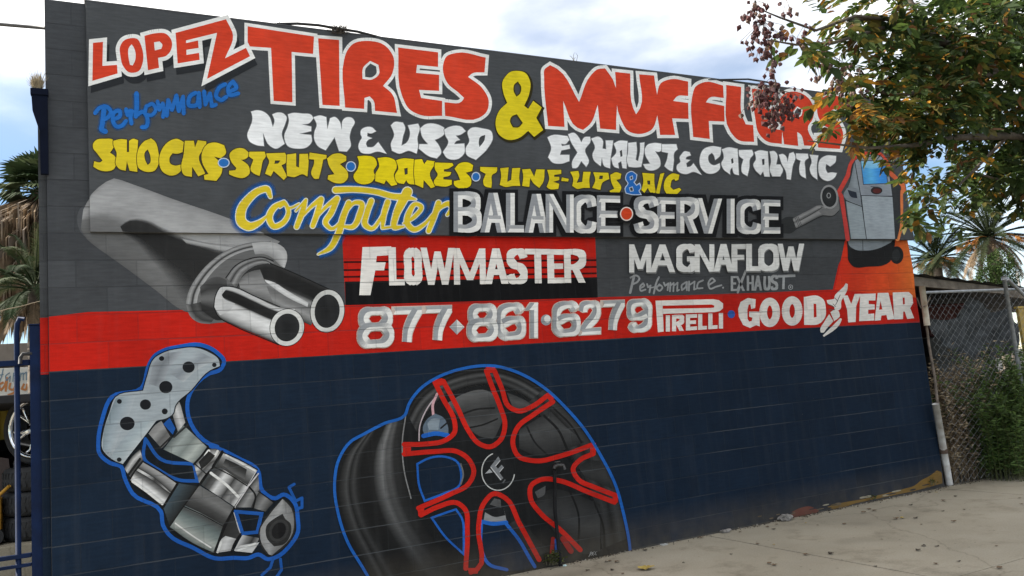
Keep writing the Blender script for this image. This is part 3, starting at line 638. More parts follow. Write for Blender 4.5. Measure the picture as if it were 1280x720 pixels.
bubble('lettering', 'yellow brushed word STRUTS', [(d_, t) for t in (
 '50,90 100,45 180,45 220,80 215,110 170,140 150,140 220,200 225,265 180,300 90,290 45,270 45,240 100,235 110,215 60,150', '225,70 360,70 370,110 345,150 330,220 315,285 260,260 240,240 260,140 220,110',
 '375,85 540,80 560,120 545,170 510,190 560,290 530,320 440,240 415,288 365,265 380,220 400,150 380,110 | 455,150 495,150 480,170 450,175', '560,95 640,85 640,200 665,210 670,90 745,88 750,150 740,290 700,270 620,295 560,285 555,200',
 '760,78 910,100 910,130 880,140 860,240 840,310 805,310 775,270 800,170 800,140 755,135', '915,130 960,95 1040,88 1085,110 1085,150 1030,180 1100,260 1100,300 1060,345 980,345 920,315 925,280 980,270 930,190')], YE, 70, BR, 1.9).done()
bubble('lettering', 'yellow brushed word BRAKES', [(e_, t) for t in (
 '45,40 120,35 200,55 220,110 190,170 210,220 170,270 100,288 30,260 12,215 50,150 60,90', '225,55 320,50 385,80 395,140 370,200 400,290 350,303 300,250 285,285 205,260 210,190 240,130',
 '390,75 440,60 550,65 550,170 555,290 500,280 480,250 460,285 400,270 380,210 410,150 | 465,150 490,145 490,195 470,200', '555,70 620,65 640,110 665,75 735,85 730,110 690,190 735,310 700,322 635,250 630,320 560,290 550,200',
 '735,95 890,100 900,120 850,150 815,155 815,175 880,180 870,205 810,225 810,245 885,250 885,290 850,305 740,300 725,270 760,200 735,150', '910,150 950,105 1040,98 1075,120 1065,170 1010,185 1055,240 1050,300 1010,322 930,315 905,290 905,260 960,250 940,200')], C(230, 208, 26), 70, BR, 1.9).done()
words('lettering', [('yellow brushed word TUNE-UPS', 8), ('yellow brushed letters A/C', 3)], [q for q in [(G_, t) for t in (
 '80,35 165,38 162,60 140,75 138,120 135,140 100,128 95,110 108,70 80,55', '180,42 222,38 215,110 235,100 240,42 280,40 275,90 280,130 245,130 205,135 178,125 185,80', '290,48 330,45 350,85 360,48 402,48 395,110 375,140 345,115 330,90 325,135 290,130 295,80',
 '415,50 485,50 485,70 450,75 450,85 475,85 475,100 445,110 475,120 470,145 425,145 412,135 425,95', '488,88 522,95 520,108 485,105', '530,60 570,55 575,75 562,115 590,110 595,60 632,60 625,100 628,140 595,140 565,145 540,130 545,95',
 '645,62 720,65 725,95 690,115 680,150 640,140 655,100 | 678,80 692,80 690,95 675,95', '730,75 760,62 785,70 780,95 760,100 785,140 775,165 740,170 725,155 750,145 735,110',
 '890,65 950,70 950,115 958,165 930,162 918,140 900,165 885,150 895,110 | 915,105 928,105 928,122 918,122', '980,70 1000,65 985,120 975,172 958,165', '1075,75 1040,68 1010,90 998,140 1015,172 1055,175 1085,150 1075,140 1045,150 1030,135 1040,100 1050,95 1055,105 1070,100')]], C(226, 204, 36), 70, BR, 1.6)
p = Paint('lettering', 'board', 120, 'small blue ampersand before the letters A/C')
q = [G_(t) for t in ('808,95 815,70 835,60 860,75 855,100 845,112 860,130 875,120 880,140 870,155 880,172 840,172 810,165 805,145 820,118', '828,85 840,80 842,95 830,100', '825,140 840,135 845,155 830,158')]
p.edge(q[0], 2.2, C(190, 205, 225)); p.poly(q[0], BLUE, True, q[1:]); [p.edge(h, 0.9, C(190, 205, 225)) for h in q[1:]]; p.done()
for (x, y, rx, ry) in ((279.5, 203.8, 6.2, 5.0), (438.3, 208.4, 5.2, 5.4), (594.5, 221.2, 4.4, 4.8)):
    p = Paint('painted_dot', 'board', 125, 'blue dot ringed in white'); p.ell(x, y, rx+1.2, ry+1.2, C(200, 210, 222)); p.ell(x, y, rx, ry, C(46, 112, 184)); p.done()
# ---- loose blue brush word
BP = (('185,265 178,330 170,400 165,440 195,455', 42), ('115,315 150,275 205,268 235,305 215,345 180,365', 34), ('250,365 305,335 300,298 265,305 250,370 280,418 320,410 350,375', 34), ('350,285 362,330 372,300 398,300 385,345 392,395', 34),
 ('430,165 432,260 425,340', 40), ('470,422 500,420 512,350 480,305 425,335', 34), ('505,260 498,320 545,330 578,285 550,245 510,262', 30), ('590,225 605,290 630,240 640,290 632,345', 32), ('660,335 672,215 700,290 735,180 745,260 752,300 785,190 790,318', 34),
 ('880,160 840,185 830,255 885,255 905,160 912,268', 34), ('945,150 955,250 990,165 1005,262 1035,250', 34), ('1105,95 1062,120 1040,195 1075,215 1115,190', 34), ('1130,155 1190,120 1165,75 1132,110 1140,175 1205,165', 34))
p = Paint('spray_halo', 'board', 20, 'soft overspray round the loosely brushed blue word')
for t, wd in BP: p.ribbon(W_(t), wd/6.095+1.0, (*C(40, 96, 160), 0.75), sm=True, corner=100, soft=0.5)
p.done()
p = Paint('lettering', 'board', 70, 'loosely brushed blue word Performance')
for t, wd in BP: p.ribbon(W_(t), wd/6.095*0.86, C(38, 108, 188), sm=True, corner=100)
p.done()
# ---- "Computer" script: blue spray halo, white edge, yellow body
cs = [('188,350 170,312 135,318 80,360 42,420 45,475 80,497 130,480 172,445', [16, 30, 30, 36, 44, 46, 40, 24, 8]), ('255,375 205,405 182,455 205,497 250,480 278,425 262,380 235,400', [16, 26, 30, 26, 24, 22, 18, 12]), ('250,385 285,405 330,385', [8, 10, 8]),
 ('315,420 365,365 345,430 318,500', [8, 24, 26, 22]), ('340,455 395,395 440,362 425,420 398,495', [8, 16, 26, 26, 22]), ('415,455 470,395 520,358 490,430 462,480 488,508 560,450', [8, 16, 26, 26, 24, 16, 8]),
 ('578,380 550,450 528,530 490,600 430,632', [26, 28, 30, 24, 6]), ('565,425 610,378 640,382 632,440 595,500 555,498', [8, 18, 24, 28, 22, 14]), ('690,370 668,430 660,490 690,508 735,460 772,375', [26, 26, 26, 18, 14, 18]), ('772,375 752,440 745,505 790,500', [26, 26, 22, 8]),
 ('870,325 838,385 812,445 805,500 850,498', [46, 40, 30, 26, 8]), ('512,316 600,313 720,326 800,348 860,352 912,362', [30, 26, 26, 28, 30, 6]), ('852,482 905,448 938,398 912,385 880,425 870,485 900,512 955,485 1000,430', [10, 18, 20, 18, 26, 28, 24, 16, 8]),
 ('1025,380 1002,450 975,520', [26, 26, 22]), ('1000,455 1040,398 1080,385 1092,402 1068,440', [8, 18, 26, 26, 12])]
p = Paint('spray_halo', 'both', 20, 'soft blue spray halo round the yellow script')
for t, wd in cs: p.ribbon(F_(t), [w_/4+8 for w_ in wd], (*C(34, 92, 162), 0.92), sm=True, corner=100, soft=0.45)
p.done()
p = Paint('lettering', 'both', 60, 'yellow script word Computer with thin white edges')
for t, wd in cs: p.ribbon(F_(t), [w_/4+2.4 for w_ in wd], C(222, 224, 214), sm=True, corner=100)
for t, wd in cs: p.ribbon(F_(t), [w_/4 for w_ in wd], C(222, 196, 46), sm=True, corner=100)
p.done()
# ---- bevelled silver words
BO = C(27, 28, 30)
for lab, bx in (('silver bevelled word BALANCE in black outline', [('B',566,599),('A',600,632),('L',631.5,654),('A',655,685),('N',681,716),('C',715,745),('E',745,774)]), ('silver bevelled word SERVICE in black outline', [('S',791,822),('E',821,845),('R',844,871),('V',867,902),('I',903,921),('C',920,951),('E',950,974)])):
    p = Paint('lettering', 'board', 110, lab); word(p, bx, ((566, 240), (974, 250.5)), ((566, 290.5), (974, 292.5)), lambda x: 11.2-1.6*(x-566)/410, None, 0.82, True, BO, 4.6); p.done()
p = Paint('painted_dot', 'board', 400, 'orange red dot ringed in white'); p.ell(781.5, 268, 11.5, 11.5, BO); p.ell(781.5, 268, 8.2, 8.8, C(226, 214, 206)); p.ell(781.5, 268, 6.8, 7.4, C(206, 68, 34)); p.done()
 
for lab, bx in (('silver bevelled digits 877 on the red band', [('8',447,491.5),('7',490,527),('7',529,564)]), ('silver bevelled digits 861 on the red band', [('8',584,621.5),('6',621,656.5),('1',655,676)]), ('silver bevelled digits 6279 on the red band', [('6',690.5,724.5),('2',724,750.5),('7',751,780),('9',784,814)])):
    p = Paint('lettering', 'wall', 30, lab); word(p, bx, ((447, 385.5), (814, 374.3)), ((447, 435.5), (814, 413.5)), lambda x: 10.4-2.0*(x-447)/367, None, 0.85, True, C(206, 190, 180), 1.0); p.done()
def gem(p, x, y, r):
    p.poly([(x, y-r), (x+r, y), (x, y)], C(232, 231, 227)); p.poly([(x+r, y), (x, y+r), (x, y)], C(190, 190, 190)); p.poly([(x, y+r), (x-r, y), (x, y)], C(150, 153, 157)); p.poly([(x-r, y), (x, y-r), (x, y)], C(176, 178, 180))
p = Paint('painted_dot', 'wall', 30, 'silver bevelled diamond between the digits'); gem(p, 571, 408.8, 9.5); p.done(); p = Paint('painted_dot', 'wall', 30, 'silver bevelled round dot between the digits'); p.ell(682.5, 400, 6.6, 6.8, C(150, 153, 157)); p.ell(684, 398.6, 4.0, 4.6, C(222, 221, 218)); p.done()
p = Paint('lettering', 'wall', 30, 'heavy white letters on the red and black panel')
p.poly([(453, 309), (489, 308), (486, 319), (471, 320), (470, 328), (482, 328), (480, 338), (469, 338), (463, 369), (449, 369)], C(232, 228, 222))
word(p, [('L',485.5,505),('O',505.5,527),('W',525.5,568),('M',567,607),('A',605,634.5),('S',633.5,659),('T',656,687.5),('E',684,706),('R',704.5,730.5)], ((450, 309), (730, 312)), ((490, 357), (730, 353.5)), lambda x: 9.2-1.0*(x-485)/245, C(232, 228, 222), 0.82, slant=-1.0); p.done()
p = Paint('lettering', 'wall', 30, 'heavy white letters with grey shading on the charcoal wall')
mg = [('M',785,812.5),('A',811.5,843),('G',844,868),('N',867.5,892),('A',890.5,915),('F',913.5,931.5),('L',931,949),('O',947,973),('W',970.5,1003.5)]
word(p, [(c, a+1.3, b2+1.3) for c, a, b2 in mg], ((785, 307.5), (1003, 306)), ((785, 342.8), (1003, 340.4)), 7.2, C(128, 130, 132), 0.85)
word(p, mg, ((785, 306), (1003, 305)), ((785, 341), (1003, 338.6)), 7.2, C(224, 224, 222), 0.85); p.done()
p = Paint('lettering', 'wall', 30, 'thin silver script word Performance')
SV = C(150, 152, 154)
for t, wd in (('70,82 56,140 42,200', 17), ('45,95 85,80 106,100 92,125 62,140', 13), ('112,168 140,150 132,135 112,155 116,186 148,178', 12), ('160,140 166,162 184,150 176,198', 12), ('242,92 226,125 206,205', 13), ('190,165 250,150', 9), ('245,142 226,170 246,187 266,162 245,142', 12), ('276,130 285,152 308,135 302,182', 12),
 ('322,130 318,190', 12), ('322,150 345,132 342,190', 11), ('348,150 372,130 368,188 382,180', 11), ('428,128 400,150 402,182 428,160 436,125 436,182', 12), ('452,122 450,184', 12), ('456,145 490,122 486,178 502,172', 11), ('548,114 515,132 510,168 545,168', 12), ('590,146 632,118 614,100 586,132 598,172 640,158 676,148', 12)):
    p.ribbon(f_(t), wd/5.565, SV, sm=True, corner=100)
p.ell(*f_('688,165')[0], 1.2, 1.2, SV); p.done()
p = Paint('lettering', 'wall', 30, 'thin silver capitals EXHAUST with a registered mark')
word(p, [('E',912.5,920),('X',919.5,931),('H',932.5,941.5),('A',942,952.5),('U',953.5,962),('S',963,972.5)], ((912, 345.3), (973, 343.6)), ((912, 364.2), (973, 362.6)), 3.0, C(158, 160, 162), 0.9)
p.ribbon([(922, 365.5), (928, 349), (932, 338.5)], 2.8, C(158, 160, 162)); p.ribbon([(972, 345.4), (994, 344.6)], 3.4, C(158, 160, 162), round_=False); p.ribbon([(979.5, 346), (979, 361.5)], 3.0, C(158, 160, 162), round_=False)
p.ring(988, 359, 2.6, 2.8, 0.9, C(158, 160, 162)); p.ell(988, 359, 1.0, 1.2, C(158, 160, 162)); p.done()
WB = C(228, 222, 216)
p = Paint('lettering', 'wall', 30, 'white letters under one long stretched capital P')
q = [f_('218,255 620,245 660,252 688,275 688,308 665,328 630,335 270,347 275,470 235,475'), f_('268,290 610,282 628,290 625,303 605,306 268,312')]
p.poly(q[0], WB, False, [q[1]])
word(p, [('I',830.5,837.5),('R',839.8,854.5),('E',856.5,870.5),('L',872.5,883.5),('L',884.5,896),('I',896.8,905.2)], ((830, 394.5), (905, 391.2)), ((830, 414.8), (905, 410.5)), 5.2, WB, 0.85); p.done()
p = Paint('painted_dot', 'wall', 30, 'small soft blue dot between two white words'); p.ell(914, 392.8, 4.6, 5, C(52, 92, 170)); p.done()
p = Paint('lettering', 'wall', 30, 'heavy white word split by a winged foot')
p.poly(K_('338,296 335,340 316,345 311,320 302,325 296,350 297,395 305,408 318,405 322,388 305,384 305,358 357,358 358,432 340,426 310,440 275,425 254,385 250,345 262,310 298,290'), WB, False)
for (x, y) in ((408, 362), (520, 355)): 
    c0 = K_('%d,%d' % (x, y))[0]; p.ring(c0[0], c0[1], 8.2, 13.6, 9.6, WB)
    p.ribbon([(c0[0], c0[1]-14), (c0[0], c0[1]-9)], 12, WB, round_=False); p.ribbon([(c0[0], c0[1]+9), (c0[0], c0[1]+14)], 12, WB, round_=False)
p.poly(K_('578,285 650,280 678,300 688,340 685,385 660,416 580,425'), WB, True, [K_('627,318 640,320 642,385 628,388')])
p.poly(g_('425,235 475,235 510,320 545,220 608,218 560,340 555,500 480,505 470,380'), WB); p.poly(g_('600,220 755,215 752,285 685,285 685,320 745,325 745,375 680,378 680,420 740,415 740,485 590,492'), WB)
p.poly(g_('775,210 882,208 942,470 875,478 862,430 812,436 805,482 745,488'), WB, False, [g_('803,290 822,375 788,378')]); p.poly(g_('925,205 1085,200 1122,235 1130,310 1100,362 1140,462 1070,470 1045,395 1030,395 1028,470 940,475'), WB, False, [g_('1025,255 1044,256 1047,320 1028,325')])
for t in ('455,112 476,122 470,180 440,240 412,290 402,370 370,392 345,375 340,350 272,310 265,282 340,270 345,240 400,180 440,140', '388,395 396,440 340,492 302,402 342,380', '200,580 240,500 290,422 332,492 262,570 232,606 206,606', '226,635 400,462 416,468 410,492 250,640 236,648'): p.poly(g_(t), WB, True)
for t in ('345,260 375,290 352,330', '276,320 340,352', '290,378 345,378', '400,230 372,290', '352,345 330,320'): p.ribbon(g_(t), 0.8, C(90, 84, 82))
p.done()
# ------------------------------------------------------------------ the painted pictures
def g(v, t=0): return C(v, v, v+t)
def ga(v, a): return (*C(v, v, v), a)
# ---- muffler with twin chrome tips
p = Paint('muffler_picture', 'both', 12, 'grey painted muffler with two chrome tail pipes')
p.poly([(97, 268), (101, 260), (108, 256), (116, 258), (116, 300), (104, 294), (98, 284)], C(86, 88, 91), True)
top = [(104, 262), (113, 246), (128, 232), (142, 224.5), (160, 230), (215, 250), (290, 276), (350, 302)]
bot = [(101, 287), (107, 297), (118, 307), (135, 319), (160, 337), (195, 363), (228, 388), (246, 394)]
p.strip(top, bot, [g(140), g(160), g(168), g(154), g(116), g(110), g(108), g(104), g(96)], pos=[0, .08, .3, .45, .56, .7, .82, .93, 1], n=26, m=24)
p.done()
p = Paint('muffler_shading', 'both', 16)
p.strip([(150, 284), (160, 276), (180, 275), (207, 287), (232, 296), (268, 306), (300, 314)], [(154, 292), (170, 304), (182, 318), (200, 338), (214, 356), (226, 374), (238, 388)], [ga(60, 0), ga(50, .95), ga(44, 1), ga(48, .9), ga(80, 0)], pos=[0, .14, .45, .66, 1], n=22, m=20)
p.strip([(225, 296), (262, 303), (300, 305), (340, 300)], [(235, 306), (262, 312), (295, 320), (330, 312)], [ga(150, 0), ga(176, 1), ga(150, 1), ga(100, 0)], n=14)
p.done()
p = Paint('tail_pipe_picture', 'wall', 22)
fl = S_('625,215 645,160 632,105 590,72 520,60 420,64 320,92 230,140 150,215 85,300 42,385 36,440 60,500 105,540 170,550 230,545 300,540 620,260')
p.poly(fl, g(104), True)
p.strip(S_('35,430 50,360 100,270 170,190 250,130 340,88 440,64 540,58'), S_('100,440 110,375 150,300 205,230 280,165 370,122 450,104 530,100'), [g(128), g(158), g(120), g(58), g(70), g(150), g(166)], pos=[0, .25, .42, .52, .62, .72, 1], n=22)
p.strip(S_('430,66 520,60 590,72 635,110 643,160 628,215'), S_('450,135 510,135 545,150 570,170 590,190 605,205'), [g(178), g(190), g(172), g(140)], n=14)
p.strip(S_('38,440 60,505 110,543 180,552'), S_('125,420 140,460 170,490 215,510'), [g(122), g(60), g(82), g(48)], n=12)
p.strip(S_('120,330 180,280 230,268 280,290'), S_('130,470 170,500 220,530 290,520'), [g(84), g(58), g(110), g(52), g(44)], n=12)
p.strip(S_('275,270 330,200 420,158 500,150 560,180'), S_('330,330 370,250 450,200 520,190 560,210'), [g(92), g(140), g(60), g(150), g(110)], n=14)
p.ribbon(S_('275,275 330,205 420,160 500,152 560,175'), 1.4, g(32), sm=True); p.ribbon(S_('345,330 380,260 450,208 530,190'), 1.2, g(44), sm=True)
# rear pipe
p.strip(S_('350,335 365,280 440,215 540,190 640,230 900,348'), S_('355,345 420,385 520,440 620,490 700,520 785,562'), [g(58), g(40), g(38), g(60), g(150), g(112), g(128), g(150), g(104), g(56)], pos=[0, .1, .34, .42, .5, .58, .7, .8, .92, 1], n=18, m=30)
p.strip(S_('352,300 380,262 430,235 480,225'), S_('360,340 420,370 500,400 560,430'), [g(96), g(140), g(150), g(110)], n=10)
p.strip(S_('505,285 560,300 640,350 770,425'), S_('515,300 560,335 650,395 765,450'), [g(196), g(222), g(190)], n=10)
p.ribbon(S_('540,188 640,228 900,346'), 1.2, g(30), sm=True)
c1 = S_('884,474')[0]; p.ell(*c1, 21.8, 27.3, g(34), rot=0.12); p.ell(*c1, 21, 26.5, C(206, 206, 203), rot=0.12); p.ell(c1[0]-0.3, c1[1]+0.3, 15.6, 21, C(33, 34, 35), rot=0.12, edge=C(44, 45, 46))
# front pipe
p.strip(S_('240,330 300,330 450,390 600,455 690,462'), S_('205,440 215,490 330,560 470,620 590,672'), [g(206), g(198), g(44), g(36), g(40), g(200), g(218), g(204), g(170), g(120), g(52)], pos=[0, .09, .14, .3, .40, .47, .6, .76, .86, .95, 1], n=18, m=34)
p.poly(S_('205,445 215,385 245,335 300,330 270,352 250,378 262,398 330,430 300,470 240,500'), g(200), True)
p.ribbon(S_('203,450 212,385 242,332 300,326 450,386 600,450'), 1.2, g(36), sm=True); p.ribbon(S_('205,455 225,500 330,565 470,626 590,676'), 1.3, g(30), sm=True)
c1 = S_('642,573')[0]; p.ell(*c1, 21.8, 23.8, g(32), rot=0.25); p.ell(*c1, 21, 23, C(208, 208, 205), rot=0.25); p.ell(c1[0], c1[1], 15.4, 17.6, C(33, 34, 35), rot=0.25, edge=C(44, 45, 46))
p.done()
# ---- air ratchet
p = Paint('ratchet_picture', 'board', 40, 'grey painted ratchet wrench')
p.poly(V_('370,520 420,492 490,490 530,610 470,650 380,650'), C(50, 52, 53), True)
p.strip(V_('485,508 560,465 660,415 745,372 800,380'), V_('520,605 600,565 700,512 790,472 880,470'), [g(120), g(150), g(96), g(150), g(134), g(80)], n=10)
p.poly(V_('770,375 830,410 900,400 942,320 948,420 890,475 800,475 750,440'), g(118), True)
p.ribbon(V_('560,525 660,470 780,395'), 0.9, g(60)); [p.ribbon(V_(t), 0.7, g(70)) for t in ('510,502 545,585', '525,497 560,578', '540,490 572,570')]
p.ribbon(V_('520,608 600,570 700,517 790,478 890,480 946,430'), 0.8, g(40), sm=True)
p.ell(*V_('852,290')[0], 11.2, 15.2, g(150), rot=-0.1); p.ell(*V_('850,290')[0], 9.0, 12.6, C(54, 55, 56), rot=-0.1, edge=C(42, 43, 44)); p.ring(*V_('845,276')[0], 2.2, 3.0, 1.1, g(150)); p.done()
# ---- smog / diagnostic machine
p = Paint('machine_picture', 'board', 40, 'pale grey painted service machine with a blue screen in an orange halo')
ol = U_('132,535 118,430 96,295 82,272 108,225 132,180 148,120 165,88 215,58 262,50 315,60 345,92 362,130 378,170 410,200 442,232 447,262 430,275 432,340 430,470 412,535')
n_ = len(ol)
for k in range(n_-1):
    t = k/(n_-2); c = [C(196, 66, 62), C(206, 74, 56), C(222, 132, 76)]; col = tuple(np.interp(t, [0, .5, 1], [q[j] for q in c]) for j in range(3)); p.ribbon(ol[k:k+2], 5.4, col)
p.poly(U_('120,320 140,230 170,95 262,58 320,68 345,110 380,200 430,240 428,275 425,470 410,535 150,535'), C(52, 54, 56), True)
p.strip(U_('170,95 140,230 118,290 122,330 150,534'), U_('190,120 200,230 208,292 212,330 237,534'), [C(120, 128, 134), C(146, 154, 160), C(136, 144, 150)], n=12)
p.strip(U_('172,95 190,180 205,292'), U_('335,85 365,180 382,292'), [C(146, 152, 160), C(134, 140, 148), C(150, 156, 163)], n=8); p.poly(U_('172,96 215,70 265,62 318,72 338,92'), C(146, 152, 160), True)
p.strip(U_('205,95 212,160 220,228'), U_('342,94 350,160 357,222'), [C(70, 150, 215), C(96, 180, 232), C(66, 148, 224), C(60, 136, 214)], n=8)
p.strip(U_('205,95 275,93 342,94'), U_('210,128 280,140 346,118'), [(*C(150, 205, 235), 1), C(120, 190, 232)], n=8)
for t in ('205,95 342,94 357,222 220,228 205,95',): p.ribbon(U_(t), 1.0, C(64, 78, 96))
p.poly(U_('210,292 383,296 398,534 237,534'), C(160, 169, 176)); p.poly(U_('124,325 210,350 237,534 152,534'), C(150, 160, 166))
p.ell(*U_('294,262')[0], 7.2, 4.8, C(50, 40, 42)); p.ell(*U_('296,264')[0], 5, 3, C(92, 42, 40)); p.ribbon(U_('262,240 310,245'), 0.8, C(60, 64, 70)); p.ribbon(U_('236,72 272,70'), 1.2, C(60, 64, 68))
p.poly(U_('108,288 128,248 165,245 195,262 212,345 150,325 118,308'), C(130, 137, 144), True); p.poly(U_('130,258 180,272 186,306 150,298'), C(44, 50, 62), True)
for t in ('170,95 205,292 212,350 237,534', '205,290 384,296', '118,316 150,330 210,352'): p.ribbon(U_(t), 0.9, C(40, 42, 46))
p.done()
p = Paint('machine_picture', 'wall', 40, 'black painted machine foot and castor below the sign board')
p.poly(U_('126,520 132,600 138,660 165,690 250,690 340,680 372,660 385,620 398,560 395,520'), C(33, 33, 34), True); p.poly(U_('130,520 142,572 180,596 220,600 290,592 345,570 385,540 385,520'), C(134, 142, 148), True)
p.ribbon(U_('216,520 218,598'), 0.8, C(60, 64, 68)); p.ell(*U_('408,625')[0], 8.4, 11, C(34, 34, 35)); p.ell(*U_('405,625')[0], 5, 7.5, C(48, 49, 50)); p.done()
# ---- catalytic converter with its manifold flange
p = Paint('converter_picture', 'wall', 30, 'silver painted catalytic converter in a blue outline')
bl = M_('128,312 292,262 335,130 362,88 410,58 500,36 612,26 700,66 742,118 722,160 655,185 545,322 548,420 662,566 705,582')+N_('430,105 480,122 560,162 650,215 676,318 735,352 775,334 826,372 842,450 843,510 805,575 745,628 700,640 655,618 610,634 540,634 450,636 350,588 232,524 204,480 194,415 60,330 22,255')+M_('180,690 120,670 60,612 56,560 78,430')
p.poly(bl, C(22, 28, 34), True, (), 75)
p.edge(bl, 5.0, C(30, 88, 172), True, 75)
for t, wd in (('825,285 800,300 832,365 862,350 862,395 835,402', 4.6), ('725,640 712,680 672,715', 4.6), ('760,640 765,690 735,735', 4.6)): p.ribbon(N_(t), 3.6, C(30, 84, 160))
def pipe(A_, B2, cs, n=10): p.strip(A_, B2, [g(v) if not isinstance(v, tuple) else C(*v) for v in cs], n=n)
pipe(M_('470,350 500,335 530,450'), M_('462,410 475,455 490,500'), [150, 196, 120], 6)
pipe(M_('330,510 370,460 400,440'), M_('400,590 430,560 450,530'), [130, 150, 96, 120], 6)
p.edge(N_('120,70 190,165 350,190 365,270 280,265 180,215 115,165'), 4.2, C(30, 84, 160)); p.poly(N_('205,0 250,50 262,20 235,-30'), C(30, 84, 160))
pipe(N_('205,120 245,70 300,5'), N_('350,188 385,150 415,112'), [(92, 100, 100), (150, 158, 156), (118, 126, 124), (166, 172, 168), (110, 116, 114)], 8)
p.ribbon(N_('190,112 240,62'), 2.2, g(40)); p.ribbon(N_('255,62 320,5'), 2.4, g(46))
pipe(N_('350,190 390,150 430,115 500,135'), N_('375,280 410,240 440,205 470,180'), [60, 190, 74, 150], 8)
pipe(N_('380,285 440,200 490,135'), N_('540,390 600,300 650,220'), [(70, 74, 76), 60, 90, 210, 160, 60, 128, 110, 200], 10)
pipe(N_('490,138 560,170 648,215'), N_('460,195 520,235 605,290'), [200, 130, 92, 60], 8)
p.ribbon(N_('440,200 520,240 605,295'), 1.6, g(34)); p.ribbon(N_('655,235 605,298 545,395'), 1.8, C(190, 188, 190)); p.ribbon(N_('380,290 440,205 490,135'), 1.2, g(28))
pipe(N_('545,395 610,300 655,240'), N_('620,395 640,350 660,320'), [50, 140, 100], 8); pipe(N_('620,395 640,350 660,320'), N_('690,415 710,390 730,370'), [46, 130, 60], 6)
pipe(N_('20,210 60,150 95,120'), N_('50,255 85,200 110,175'), [60, 190, 110, 40], 6); p.ribbon(N_('40,240 95,165'), 3, g(36))
pipe(N_('45,265 75,215 110,180'), N_('205,390 235,340 270,280'), [150, 205, 170, 60, 90, 160, 110], 10)
p.strip(N_('48,268 80,290 205,388'), N_('78,220 130,250 240,330'), [g(176), g(214), g(120), g(44)], n=10)
p.strip(N_('110,180 190,225 268,282'), N_('85,210 160,255 240,325'), [g(166), g(134), g(40)], n=10)
pipe(N_('205,395 240,340 275,280'), N_('235,485 310,385 370,295'), [(66, 80, 90), (54, 62, 66), 34], 8)
p.strip(N_('235,488 300,390 375,290'), N_('445,612 490,480 540,395'), [(*C(90, 100, 104), 1), C(118, 124, 124), C(96, 100, 100), C(84, 88, 88)], n=12)
p.strip(N_('375,292 450,335 535,395'), N_('305,385 390,425 490,480'), [g(100), g(112), g(70), g(46)], n=10); p.strip(N_('300,395 390,435 488,490'), N_('238,488 330,555 440,610'), [g(70), C(96, 106, 106), C(124, 134, 132), C(160, 164, 160), C(100, 108, 106)], n=10)
p.ribbon(N_('300,390 390,430 488,484'), 1.6, g(34)); p.ribbon(N_('232,488 300,392 372,292'), 1.4, g(26)); p.ribbon(N_('445,612 490,484 540,396'), 1.6, g(26))
pipe(N_('450,612 480,540 530,420'), N_('530,600 545,560 570,520'), [44, 52, 60], 8); pipe(N_('455,610 480,545 500,530'), N_('525,600 540,560 555,545'), [178, 196, 150], 6)
pipe(N_('540,600 560,560 580,525'), N_('625,610 645,570 660,540'), [190, 120, 50, 130], 8); p.poly(N_('545,602 570,575 660,560 625,610'), g(188)); p.ribbon(N_('540,420 560,490 572,522'), 1.4, g(180))
p.edge(N_('548,415 670,425 650,512 580,518'), 4.4, C(30, 84, 160), False)
p.poly(N_('770,350 800,372 828,425 826,510 790,575 715,625 690,612 662,560 655,510 690,440'), g(40), True); p.strip(N_('768,356 700,440 662,505 672,570 705,618'), N_('772,356 812,400 824,450 815,525 720,622'), [g(140), g(158), g(132), g(112)], n=12)
p.poly(N_('770,425 782,448 806,470 805,530 778,568 730,580 695,540 695,480 730,448'), g(44), True); p.ell(*N_('752,505')[0], 11.6, 14.4, C(30, 30, 31), rot=0.5, edge=C(58, 58, 58)); p.ell(*N_('752,505')[0], 8.2, 10.8, C(26, 26, 27), rot=0.5)
for t, wd in (('415,112 385,152 350,190', 2.4), ('484,130 440,202', 3.2), ('372,292 400,250 440,205', 2.2), ('205,392 238,338 272,282', 3.0), ('108,178 60,240 45,266', 1.6), ('612,298 640,335 630,398', 2.2), ('655,318 700,350 730,372', 1.4), ('540,398 500,480 448,612', 2.6), ('572,520 545,560 528,602', 2.4), ('110,178 190,225 272,280', 1.8), ('490,136 560,166 650,216', 1.4), ('448,614 350,570 232,490', 1.6), ('205,392 120,330 45,266', 1.6), ('356,190 412,240', 1.4)):
    p.ribbon(N_(t), wd, C(24, 24, 25), sm=True)
for t, wd in (('60,272 130,322 200,378', 3.2), ('500,146 560,178 640,222', 2.2), ('430,232 500,285 560,345', 3.4), ('262,470 330,520 430,585', 1.8), ('478,560 462,606', 3.0), ('420,128 405,150', 4), ('462,128 450,150', 3), ('560,598 640,566', 2.6)):
    p.ribbon(N_(t), wd, (*C(214, 214, 212), 1), sm=True)
p.strip(N_('372,180 400,150 420,128'), N_('385,215 420,185 450,150'), [g(30), g(44), g(36)], n=6); p.strip(N_('500,165 545,185 600,215'), N_('485,195 530,228 590,262'), [g(40), g(64), g(96)], n=8)
pl = M_('150,312 300,276 322,200 360,102 420,66 500,48 580,42 660,68 712,108 718,142 665,165 560,275 475,358 462,402 430,425 375,440 270,570 190,676 140,655 78,592 85,500 115,400')
p.edge(pl, 2.6, C(24, 28, 34)); p.poly(pl, C(158, 167, 173), True)
p.strip(M_('80,592 86,500 118,400 152,316'), M_('130,650 170,520 220,420 260,300'), [C(122, 136, 144), C(150, 162, 170), C(164, 172, 178)], n=10)
p.strip(M_('330,240 370,110 425,70'), M_('400,260 440,160 520,60'), [C(150, 156, 162), C(128, 134, 140), C(160, 166, 172)], n=8); p.strip(M_('440,180 520,120 600,60'), M_('520,230 600,160 700,110'), [C(160, 168, 174), C(136, 143, 150), C(172, 178, 182)], n=8)
